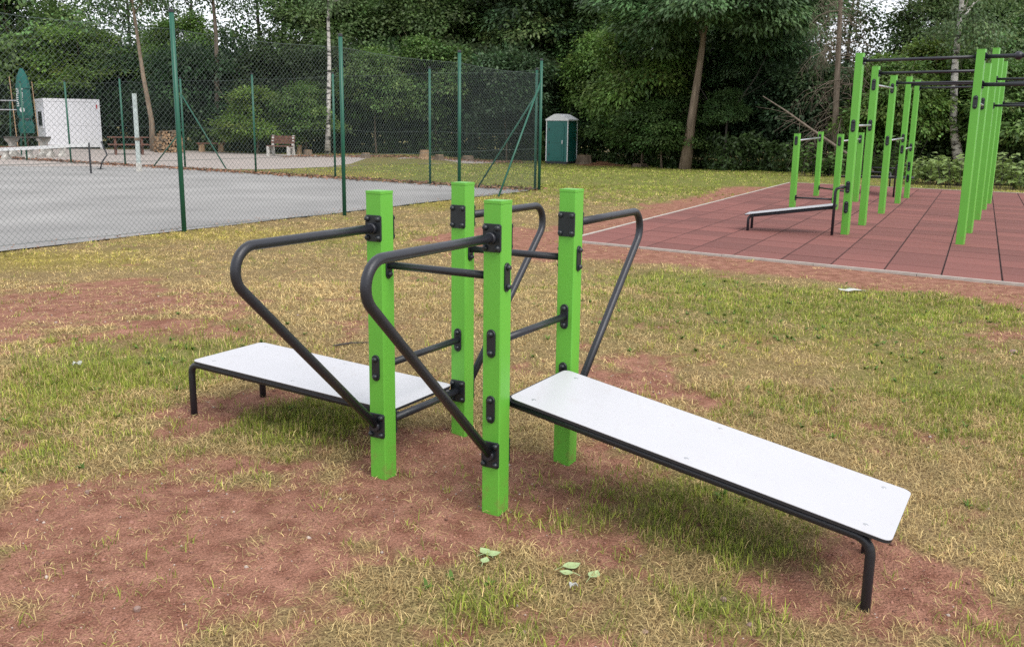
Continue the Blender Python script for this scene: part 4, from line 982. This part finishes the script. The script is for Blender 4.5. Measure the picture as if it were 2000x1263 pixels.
def picnic(px0, px1, py):
    A, B_ = at(px0, py), at(px1, py); c = (A + B_) / 2; root = thing('picnic_table', c, 'brown wooden picnic table with A-frame legs', 'table'); X = (B_ - A).normalized(); Y = Vector((-X.y, X.x, 0)); L = (B_ - A).length
    for i in range(5): MB().box(c + ZV * .75 + Y * (-.3 + .15 * i), L, .135, .04, X, Y).build('plank', BROWN, root)
    for sg in (-1, 1):
        st = MB().box(c + ZV * .44 + Y * sg * .68, L, .25, .04, X, Y).build('seat', BROWN, root)
        for e in (-1, 1):
            p = c + X * e * (L / 2 - .3)
            MB().tube([p + Y * sg * .72, p + Y * sg * .25 + ZV * .72], .045, 4).build('leg', BROWN, root)
    for e in (-1, 1): MB().box(c + X * e * (L / 2 - .3) + ZV * .40, .05, 1.5, .09, X, Y).build('beam', BROWN, root)
picnic(212, 292, 302)
def woodpile():
    c = at(331, 298); root = thing('woodpile', c, 'domed pile of split firewood behind the far fence', 'woodpile'); r_ = random.Random(8)
    R = .68; n = 0
    for lay in range(8):
        z = .07 + lay * .125; rad = R * math.sqrt(max(0, 1 - (lay / 8.2) ** 2)); cnt = int(2 * math.pi * rad / .15) + 2
        for i in range(cnt):
            a = 2 * math.pi * i / cnt + lay * .3; d = Vector((math.cos(a), math.sin(a), r_.uniform(-.1, .12))); o = c + Vector((d.x, d.y, 0)) * (rad - .3) + ZV * (z + r_.uniform(-.02, .02))
            s = r_.uniform(.055, .085); x = d.cross(ZV).normalized(); y = d.cross(x); sh = r_.choice([[(-1, -.8), (1, -.7), (.1, .9)], [(-1, -.6), (.8, -.9), (1, .5), (-.5, .9)], [(-.9, -.9), (.9, -.7), (.9, .8), (-.8, .7)]])
            MB().prism([(p * s, q_ * s) for p, q_ in sh], o, x, y, d, -.05, .32 + r_.uniform(-.03, .05)).build('log', LOGWOOD if r_.random() < .75 else BARKLOG, root); n += 1
woodpile()
def slat_bench():
    A, B_ = at(527, 305), at(570, 306); c = (A + B_) / 2; root = thing('park_bench', c, 'brown slatted park bench with white concrete ends beside the bush', 'bench'); X = (B_ - A).normalized(); Y = Vector((-X.y, X.x, 0)); L = max((B_ - A).length * 1.05, 1.15)
    for i in range(3): MB().box(c + ZV * .45 + Y * (-.2 + .14 * i), L, .12, .04, X, Y).build('slat', BROWN, root)
    for i in range(3): MB().box(c + ZV * (.60 + .12 * i) + Y * (.22 + .03 * i), L, .03, .105, X, Y).build('slat', BROWN, root)
    for e in (-1, 1):
        p = c + X * e * (L / 2 - .08)
        MB().prism([(-.28, 0), (-.12, 0), (-.1, .36), (.14, .36), (.2, 0), (.36, 0), (.26, .40), (.36, .90), (.28, .92), (.18, .44), (-.26, .44)], p, Y, ZV, X, -.05, .05).build('leg', CONC, root)
slat_bench()
def log_bench(px0, px1, py):
    A, B_ = at(px0, py), at(px1, py); c = (A + B_) / 2; root = thing('log_bench', c, 'low plank bench resting on two pale stumps', 'bench'); X = (B_ - A).normalized(); Y = Vector((-X.y, X.x, 0))
    MB().box(c + ZV * .42, (B_ - A).length, .32, .06, X, Y).build('plank', BROWN, root)
    for t in (.18, .85):
        p = A.lerp(B_, t); MB().lathe(p, [(.17, 0), (.14, .2), (.15, .39)], 9, mod=lambda k_, j: 1 + .12 * math.sin(k_ * 2.4 + j)).build('stump_leg', LOGWOOD, root)
log_bench(384, 441, 297)
def stump(px, py, r, h_, label, lean=0, mt=BARKLOG):
    c = at(px, py); root = thing('tree_stump', c, label, 'stump'); r_ = random.Random(int(px)); w = [r_.uniform(.82, 1.18) for _ in range(12)]; j2 = [r_.uniform(-.06, .06) for _ in range(12)]
    mb = MB(); mb.lathe(c, [(r * 1.25, -.05), (r * 1.02, h_ * .25), (r * .95, h_ * .7), (r * .9, h_)], 12, X=Vector((1, 0, 0)), Y=Vector((0, 1, 0)), Z=Vector((lean, 0, 1)), mod=lambda k_, j: w[k_]); mb.build('bark', mt, root)
    m2 = MB(); m2.lathe(c + Vector((lean * h_, 0, h_)), [(r * .88, -.01), (r * .86, .006)], 12, mod=lambda k_, j: w[k_]); m2.build('cut_top', LOGWOOD, root)
for a in ((584, 301, .12, .42, 'tall pale stump just right of the park bench', .1, LOGWOOD), (602, 304, .2, .25, 'low wide stump next to the tall pale one'), (715, 309, .2, .22, 'small grey stump on the gravel edge'), (829, 311, .24, .40, 'broad pale stump with a leaning side by the far fence', .15, LOGWOOD), (858, 313, .22, .24, 'low brown stump beside the broad pale one'),
          (914, 313, .3, .2, 'flat mossy stump on the lawn left of the toilet'), (1140, 321, .34, .42, 'large weathered stump beside the portable toilet'), (1250, 326, .36, .14, 'flat cut stump in the grass under the shrubs')): stump(*a)
def chair_frame():
    c = at(800, 309); 
c = at(1176, 324); r_ = random.Random(3); root = thing('dry_brush_heap', c, 'low heap of dry brown twigs beside the large stump', 'brush heap'); mb = MB()
for i in range(420):
    a, b_ = r_.gauss(0, .55), r_.gauss(0, .3); z = max(.01, .22 * math.exp(-(a / .6) ** 2 - (b_ / .35) ** 2) * r_.random()); d = Vector((r_.uniform(-1, 1), r_.uniform(-.6, .6), r_.uniform(-.05, .35))) * .16
    mb.tube([c + Vector((a, b_, z)) - d, c + Vector((a, b_, z)) + d], .007, 3)
mb.build('twigs', wood_mat('rust_twigs', (.16, .07, .035), (.33, .16, .08)), root)
snag = at(1583, 334); root = thing('broken_snag', snag, 'short broken grey tree snag at the wood edge behind the dip bars', 'stump')
MB().tube([snag - ZV * .1, snag + Vector((.04, 0, .25)), snag + Vector((.12, 0, .48)), snag + Vector((.16, 0, .6))], [.15, .13, .11, .04], 8).build('wood', DEADWOOD, root)
# pale post, bent pipe, frame at the left, tennis net
b = at(272, 335); hgt = height_for(b, 262, 183); tp = at_y(262, 183, b.y); root = thing('weathered_post', b, 'tall weathered white square post standing inside the court', 'post')
ax = (tp - b).normalized(); mb = MB(); mb.box((b + tp) / 2, .105, .105, (tp - b).length, Vector((1, 0, 0)), Vector((0, 1, 0)), ax, bev=.012); mb.build('shaft', mat('flaking_paint', (.42, .47, .45), .85, var=.45, scale=7, detail=8), root)
MB().box(b + ax * .12, .125, .125, .26, Vector((1, 0, 0)), Vector((0, 1, 0)), ax).build('foot_sleeve', CONC, root); MB().box(b + ax * hgt * .42, .13, .13, .08, Vector((1, 0, 0)), Vector((0, 1, 0)), ax).build('clamp', BARKLOG, root)
b = at(196, 331); root = thing('bent_pipe', b, 'black bent pipe standing on the court by the net', 'pipe')
MB().tube([at_y(x_, y_, b.y) for x_, y_ in ((196, 330), (199, 318), (205, 308), (209, 303), (207, 297), (202, 288), (198, 276))], .022, 8).build('pipe', STEEL, root, smooth=True); MB().lathe(b, [(.1, 0), (.1, .02), (.03, .03)], 10).build('foot', STEEL, root)
b = at(178, 339); hN = height_for(b, 175, 279); root = thing('tennis_net', b, 'low tennis net with a white top band across the court', 'net')
e = at(-420, 352)
MB().tube([b, b + ZV * hN], .028, 8).build('post', BOARD_EDGE, root); MB().tube([e, e + ZV * hN], .028, 8).build('post', BOARD_EDGE, root)
P = [b.lerp(e, t) + ZV * (hN - .04 - .14 * math.sin(math.pi * t)) for t in np.linspace(0, 1, 13)]; X = (e - b).normalized()
mb = MB()
for i in range(12): a_, c_ = P[i], P[i + 1]; mb.add([a_ - ZV * .05, c_ - ZV * .05, c_ + ZV * .035, a_ + ZV * .035], [(0, 1, 2, 3)])
band = mb.build('top_band', PRINT, root); sm = band.modifiers.new('thick', 'SOLIDIFY'); sm.thickness = .012
L = (e - b).length; mb = MB(); nn = int(L / .12)
for i in range(nn):
    t = i / nn; p = b.lerp(e, t); mb.tube([p + ZV * .06, p + ZV * (hN - .06 - .14 * math.sin(math.pi * t))], .0016, 3, cap=False)
for j in range(7): mb.tube([b.lerp(e, t) + ZV * ((hN - .1 - .14 * math.sin(math.pi * t)) * (j + .3) / 7 + .05) for t in np.linspace(0, 1, 13)], .0016, 3, cap=False)
net = mb.build('netting', BOARD_EDGE, root); net['kind'] = 'stuff'
b = at(28, 305); root = thing('pipe_frame', b, 'thin green pipe frame with two cross rails left of the parasol', 'frame')
for px in (-40, 22, 42): p = at(px, 304); MB().tube([p, at_y(px - 3, 197, p.y)], .03, 8).build('upright', FENCE_GREEN, root)
for y_ in (196, 214): MB().tube([at_y(-42, y_, b.y), at_y(46, y_ + 1, b.y)], .022, 8).build('rail', STAINLESS, root)
p = at(36, 296); MB().tube([p, at_y(18, 150, p.y)], .022, 6).build('cane', LOGWOOD, root); p = at(78, 296); MB().tube([p, at_y(62, 160, p.y)], .018, 6).build('cane', LOGWOOD, root)

# ------------------------------------------------------------------ grass, straw, soil crumbs
def excl(x, y, m=.02):
    a, b_ = tile_uv(x, y); t = (a > -.06 - m) & (b_ > -.06 - m) & (a < 11.2) & (b_ < TL_L + .08)
    return t | (court_d(x, y) > .1)
gpoly = np.array([(p.x, p.y) for p in gp])
def in_poly(x, y, poly):
    c = np.zeros(len(x), bool); j = len(poly) - 1
    for i in range(len(poly)):
        xi, yi = poly[i]; xj, yj = poly[j]; c ^= ((yi > y) != (yj > y)) & (x < (xj - xi) * (y - yi) / (yj - yi + 1e-9) + xi); j = i
    return c
def wedge(r_, n, y0, y1, m):
    y = np.sqrt(r_.uniform(y0 * y0, y1 * y1, n)); return r_.uniform(-1, 1, n) * (.60 * y + m), y
def band_area(y0, y1, m): return .6 * (y1 * y1 - y0 * y0) + 2 * m * (y1 - y0)
def blades(r_, x, y, z, ang, lean, ln, wd, c, seg2):
    d = np.stack([np.cos(ang), np.sin(ang), np.zeros_like(x)], -1); s = np.stack([-np.sin(ang), np.cos(ang), np.zeros_like(x)], -1)
    roll = r_.uniform(-1, 1, (len(x), 1)); s = s * np.sqrt(1 - .5 * roll ** 2) + np.array([0, 0, 1.0]) * roll * .5
    P = np.stack([x, y, z], -1); up = np.array([0, 0, 1.0]); w = wd[:, None]; L = ln[:, None]
    l1 = lean * .7; l2 = np.minimum(lean * 1.35, 1.62)
    m_ = P + (d * np.sin(l1)[:, None] + up * np.cos(l1)[:, None]) * L * .55
    t_ = m_ + (d * np.sin(l2)[:, None] + up * np.cos(l2)[:, None]) * L * .45
    if seg2:
        V = np.stack([P - s * w / 2, P + s * w / 2, m_ + s * w * .4, m_ - s * w * .4, t_], 1).reshape(-1, 3); n = len(x); o = np.arange(n)[:, None] * 5
        return V, o + np.array([[0, 1, 2, 3]]), o + np.array([[3, 2, 4]]), np.repeat(c, 5, 0)
    V = np.stack([P - s * w / 2, P + s * w / 2, t_], 1).reshape(-1, 3); o = np.arange(len(x))[:, None] * 3
    return V, None, o + np.array([[0, 1, 2]]), np.repeat(c, 3, 0)
class Acc:
    def __init__(s): s.V = []; s.Q = []; s.T = []; s.C = []; s.n = 0
    def add(s, V, Q, T_, C):
        s.V.append(V); s.C.append(C)
        if Q is not None: s.Q.append(Q + s.n)
        if T_ is not None: s.T.append(T_ + s.n)
        s.n += len(V)
    def build(s, name, mt): return np_mesh(name, np.concatenate(s.V), np.concatenate(s.Q) if s.Q else None, np.concatenate(s.T) if s.T else None, np.concatenate(s.C), mt)
DRY = np.array([.70, .55, .26]); DRY2 = np.array([.38, .255, .115]); GR1 = np.array([.39, .43, .07]); GR2 = np.array([.14, .19, .032]); YL = np.array([.55, .47, .11])
dryA, grnA = Acc(), Acc(); r_ = np.random.default_rng(42)
def gh(x, y): return terr(x, y)
for (y0, y1, m, dens, nb, seg2, scl) in ((2.0, 5.2, 1.5, 1100, 11, True, 1.0), (5.2, 8.5, 1.6, 430, 9, True, 1.0), (8.5, 14, 1.8, 230, 10, False, 1.0), (14, 24, 2, 75, 9, False, 1.4), (24, 48, 3, 16, 9, False, 2.4)):
    n = int(band_area(y0, y1, m) * dens); x, y = wedge(r_, n, y0, y1, m)
    ok = ~excl(x, y) & ~in_poly(x, y, gpoly); x, y = x[ok], y[ok]
    so, ge, ye, _ = masks(x, y)
    ok = r_.random(len(x)) > so * .90; x, y, so, ge, ye = x[ok], y[ok], so[ok], ge[ok], ye[ok]
    tuft_g = r_.random(len(x)) < np.clip(sstep((ge - .12) / .62) * .95, .04, .95)
    i = np.repeat(np.arange(len(x)), nb); k_ = len(i); tg = tuft_g[i]
    sp_ = np.where(tg, .022, .035) * scl
    bx = x[i] + r_.normal(0, 1, k_) * sp_; by = y[i] + r_.normal(0, 1, k_) * sp_
    dist = np.hypot(bx, by); ang = r_.uniform(0, 6.283, k_)
    lean = np.where(tg, np.abs(r_.normal(.7, .35, k_)), np.clip(np.abs(r_.normal(1.25, .28, k_)) + .25 * so[i], .25, 1.55))
    ln = np.where(tg, r_.uniform(.022, .058, k_), r_.uniform(.018, .055, k_)) * np.where(dist > 14, 1.15, 1.0) * (.75 + .5 * vnoise(bx * .8, by * .8))
    wd = np.maximum(np.where(tg, r_.uniform(.0020, .0044, k_), r_.uniform(.0012, .0028, k_)), dist * .00062)
    tb = (r_.uniform(.62 if y0 < 6 else .42, 1.3 if y0 < 6 else 1.55, len(x)) * (.72 + .56 * fbm(x * 2.2 + 3, y * 2.2)))[i][:, None]
    f = r_.random((k_, 1)); cd = DRY * f + DRY2 * (1 - f); cd = cd * r_.uniform(.7, 1.25, (k_, 1)); cg = GR1 * f + GR2 * (1 - f); cg = cg * r_.uniform(.75, 1.3, (k_, 1))
    c = np.where(tg[:, None], cg, cd); yy = (r_.random(k_) < ye[i] * .8)[:, None]; c = np.where(yy, YL * r_.uniform(.7, 1.2, (k_, 1)), c)
    c = np.where((tg & (r_.random(k_) < .18))[:, None], cd, c)
    c = c * tb * 1.06
    z = surf(bx, by, so[i]) - .003
    for acc, s_ in ((dryA, ~tg), (grnA, tg)): acc.add(*blades(r_, bx[s_], by[s_], z[s_], ang[s_], lean[s_], ln[s_], wd[s_], c[s_], seg2))
# loose straw lying everywhere near
n = 70000; x, y = wedge(r_, n, 2.0, 9, .8); ok = ~excl(x, y); x, y = x[ok], y[ok]; k_ = len(x); so = masks(x, y)[0]; mt_ = fbm(x * 5 + 1, y * 5); ok = r_.random(k_) < sstep((mt_ - .3) / .4); x, y, so = x[ok], y[ok], so[ok]; k_ = len(x)
dryA.add(*blades(r_, x, y, surf(x, y, so) + r_.uniform(.001, .006, k_), r_.uniform(0, 6.283, k_), r_.uniform(1.38, 1.58, k_), r_.uniform(.008, .042, k_), r_.uniform(.0014, .0034, k_), DRY * r_.uniform(.4, 1.15, (k_, 1)), True))
# small broad-leaved weeds in the turf
n = 1500; x, y = wedge(r_, n, 2.2, 9, .8); so, ge, ye, _ = masks(x, y); ok = (r_.random(n) < ge * .8 * (1 - so)) & ~excl(x, y); x, y = x[ok], y[ok]
i = np.repeat(np.arange(len(x)), 8); k_ = len(i); ang = r_.uniform(0, 6.283, k_)
grnA.add(*blades(r_, x[i], y[i], surf(x[i], y[i], so[ok][i]), ang, r_.uniform(.8, 1.35, k_), r_.uniform(.02, .05, k_), r_.uniform(.008, .016, k_), np.array([.12, .21, .04]) * r_.uniform(.6, 1.3, (k_, 1)), True))
o = dryA.build('dry_grass', GRASSM); tag(o, 'short straw coloured dry grass over the field', 'grass', kind='stuff')
o = grnA.build('green_grass', GRASSM); tag(o, 'green grass tufts scattered through the dry field', 'grass', kind='stuff')
# crumbs of soil
n = 62000; x, y = wedge(r_, n, 2.0, 8, .9); so, ge, ye, _ = masks(x, y); ok = (r_.random(n) < so * 1.0 + .02) & ~excl(x, y); x, y, so = x[ok], y[ok], so[ok]; k_ = len(x)
s_ = np.exp(r_.normal(-5.75, .5, k_))[:, None, None]; oct_ = np.array([[1, 0, 0], [-1, 0, 0], [0, 1, 0], [0, -1, 0], [0, 0, .7], [0, 0, -.7]])
V = oct_[None] * s_ * r_.uniform(.6, 1.3, (k_, 6, 1)); a = r_.uniform(0, 6.28, k_)[:, None]; V = np.stack([V[..., 0] * np.cos(a) - V[..., 1] * np.sin(a), V[..., 0] * np.sin(a) + V[..., 1] * np.cos(a), V[..., 2]], -1)
V += np.stack([x, y, surf(x, y, so) + .0005], -1)[:, None, :]
T_ = np.array([[0, 2, 4], [2, 1, 4], [1, 3, 4], [3, 0, 4], [2, 0, 5], [1, 2, 5], [3, 1, 5], [0, 3, 5]]); T_ = (np.arange(k_)[:, None, None] * 6 + T_[None]).reshape(-1, 3)
c = np.array([.30, .15, .112]) * r_.uniform(.45, 1.35, (k_, 1)); pale = r_.random(k_) < .10; c[pale] = np.array([.46, .38, .33]) * r_.uniform(.7, 1.2, (pale.sum(), 1))
o = np_mesh('soil_crumbs', V.reshape(-1, 3), tris=T_, colr=np.repeat(c, 6, 0), material=FLAT); tag(o, 'loose crumbs of red soil and grit on bare patches', 'soil', kind='stuff')
# fallen leaf litter along the foot of the far fence and the wood
n = 5200; t = r_.uniform(0, 1, n); w = r_.normal(0, .28, n) - .1; Lb = 42
x = FB.x + BD.x * t * Lb + BN.x * w; y = FB.y + BD.y * t * Lb + BN.y * w
x2 = []; 
pa, pb_ = at(560, 306), at(1020, 317); t2 = r_.uniform(0, 1, 2600); x3 = pa.x + (pb_.x - pa.x) * t2; y3 = pa.y + (pb_.y - pa.y) * t2 + r_.normal(0, .9, 2600)
t4 = r_.uniform(0, 1, 500); w4 = np.abs(r_.normal(0, .2, 500)); x4 = FA.x + (FB.x - FA.x) * (t4 * 1.5 - .5) + FNORM.x * w4; y4 = FA.y + (FB.y - FA.y) * (t4 * 1.5 - .5) + FNORM.y * w4
x = np.concatenate([x, x3, x4]); y = np.concatenate([y, y3, y4]); k_ = len(x)
P = np.stack([x, y, terr(x, y) + .016 + r_.uniform(0, .02, k_)], -1); an = r_.uniform(0, 6.28, k_); D = np.stack([np.cos(an), np.sin(an), r_.uniform(-.05, .3, k_)], -1); Nn = np.array([0, 0, 1]) + r_.normal(size=(k_, 3)) * .3; lsz = np.where(np.arange(k_) >= 7800, .32, 1.0)
V, Q, cc = leaf_quads(r_, P, D, Nn, r_.uniform(.06, .14, k_) * lsz, r_.uniform(.04, .09, k_) * lsz, np.array([.30, .155, .095]) * r_.uniform(.5, 1.4, (k_, 1)))
o = np_mesh('leaf_litter', V, quads=Q, colr=cc, material=FLAT); tag(o, 'brown fallen leaf litter along the fence and wood edge', 'leaf litter', kind='stuff')

# ------------------------------------------------------------------ single small things on the ground
def leafobj(px, py, ln, rot, label, c=(.36, .46, .22), curl=.2):
    p = at(px, py); m = bpy.data.materials.get('pale_leaf') or mat('pale_leaf', c, .7, var=.25, scale=30)
    root = thing('fallen_leaf', p + ZV * .012, label, 'leaf')
    X = Vector((math.cos(rot), math.sin(rot), 0)); Y = Vector((-X.y, X.x, 0)); prof = [0, .55, .85, 1.0, .8, .45, .0]
    vs_, fs_ = [], []
    for i, w in enumerate(prof):
        t = i / (len(prof) - 1); zz = curl * ln * (t - .5) ** 2 * 2
        for sg in (-1, 0, 1): vs_.append(p + ZV * (.014 + zz + abs(sg) * .18 * w * ln * .36) + X * ln * (t - .5) + Y * sg * w * ln * .36)
    for i in range(len(prof) - 1):
        for q_ in (0, 1): a = i * 3 + q_; fs_.append((a, a + 1, a + 4, a + 3))
    bl = MB().add(vs_, fs_).build('blade', m, root); s2 = bl.modifiers.new('thick', 'SOLIDIFY'); s2.thickness = .0012
    MB().tube([p + X * -ln * .5 + ZV * .02, p - X * ln * .95 + ZV * .012], .0012, 4).build('stalk', m, root)
for a in ((947, 1084, .055, 2.2, 'pale green leaf standing on edge on the bare soil'), (962, 1089, .06, .2, 'pale green leaf lying beside the upright one on the soil'), (947, 1102, .045, 1.3, 'smallest pale leaf below the pair on the soil'),
          (1116, 1113, .07, .4, 'largest pale round leaf on the grass'), (1106, 1126, .05, 2.9, 'small pale leaf touching the largest round leaf'), (1160, 1130, .06, 1.0, 'pale leaf on the grass joined by a stalk to the round leaf')): leafobj(*a)
def litter(px, py, w, d_, rot, label, name='paper_scrap', mt=LITTER):
    p = at(px, py); root = thing(name, p, label, 'litter'); X = Vector((math.cos(rot), math.sin(rot), 0)); Y = Vector((-X.y, X.x, 0)); r_ = random.Random(int(px)); vs_ = []; fs_ = []
    for i in range(5):
        for j in range(4): vs_.append(p + X * w * (i / 4 - .5) * r_.uniform(.8, 1.1) + Y * d_ * (j / 3 - .5) * r_.uniform(.8, 1.1) + ZV * (.015 + r_.uniform(0, .025)))
    for i in range(4):
        for j in range(3): a = i * 4 + j; fs_.append((a, a + 1, a + 5, a + 4))
    o = MB().add(vs_, fs_).build('sheet', mt, root); s2 = o.modifiers.new('thick', 'SOLIDIFY'); s2.thickness = .002
litter(1663, 573, .22, .10, .1, 'crumpled white paper scrap by the edge of the red soil'); litter(153, 718, .05, .03, .5, 'tiny white paper scrap in the green grass'); litter(1120, 1154, .03, .012, .3, 'tiny white scrap below the round leaf')
def stone(px, py, s, label, mt=STONE):
    p = at(px, py); r_ = random.Random(int(px + py)); w = [[r_.uniform(.75, 1.2) for _ in range(9)] for _ in range(5)]
    o = MB().lathe(p, [(s * .8, -.01), (s, s * .2), (s * .9, s * .55), (s * .55, s * .8), (s * .2, s * .86)], 9, mod=lambda k_, j: w[j][k_]).build('stone', mt, origin=p); tag(o, label, 'stone')
for a in ((1979, 689, 0.0280, 'pale stone on the worn patch at the right of the field'), (1413, 1170, 0.0110, 'small pinkish stone in the soil left of the bench leg'), (1465, 1220, 0.0100, 'pinkish pebble in the grass below the long bench'), (1260, 1235, 0.0110, 'brown pebble in the dry grass below the leaves'), (268, 1188, 0.0100, 'small grey pebble on the bare soil'), (170, 960, 0.0080, 'tiny white pebble at the edge of the soil patch'),
          (1022, 1235, 0.0090, 'reddish pebble in the grass tufts')): stone(*a)
p, q_ = at(1130 - 480, 678), at(1130 - 410, 672); o = MB().tube([p + ZV * .01, p.lerp(q_, .5) + ZV * .018, q_ + ZV * .012], [.006, .007, .003], 6).build('twig', BARK_DARK, origin=p); tag(o, 'thin dark twig lying behind the left bench', 'twig')
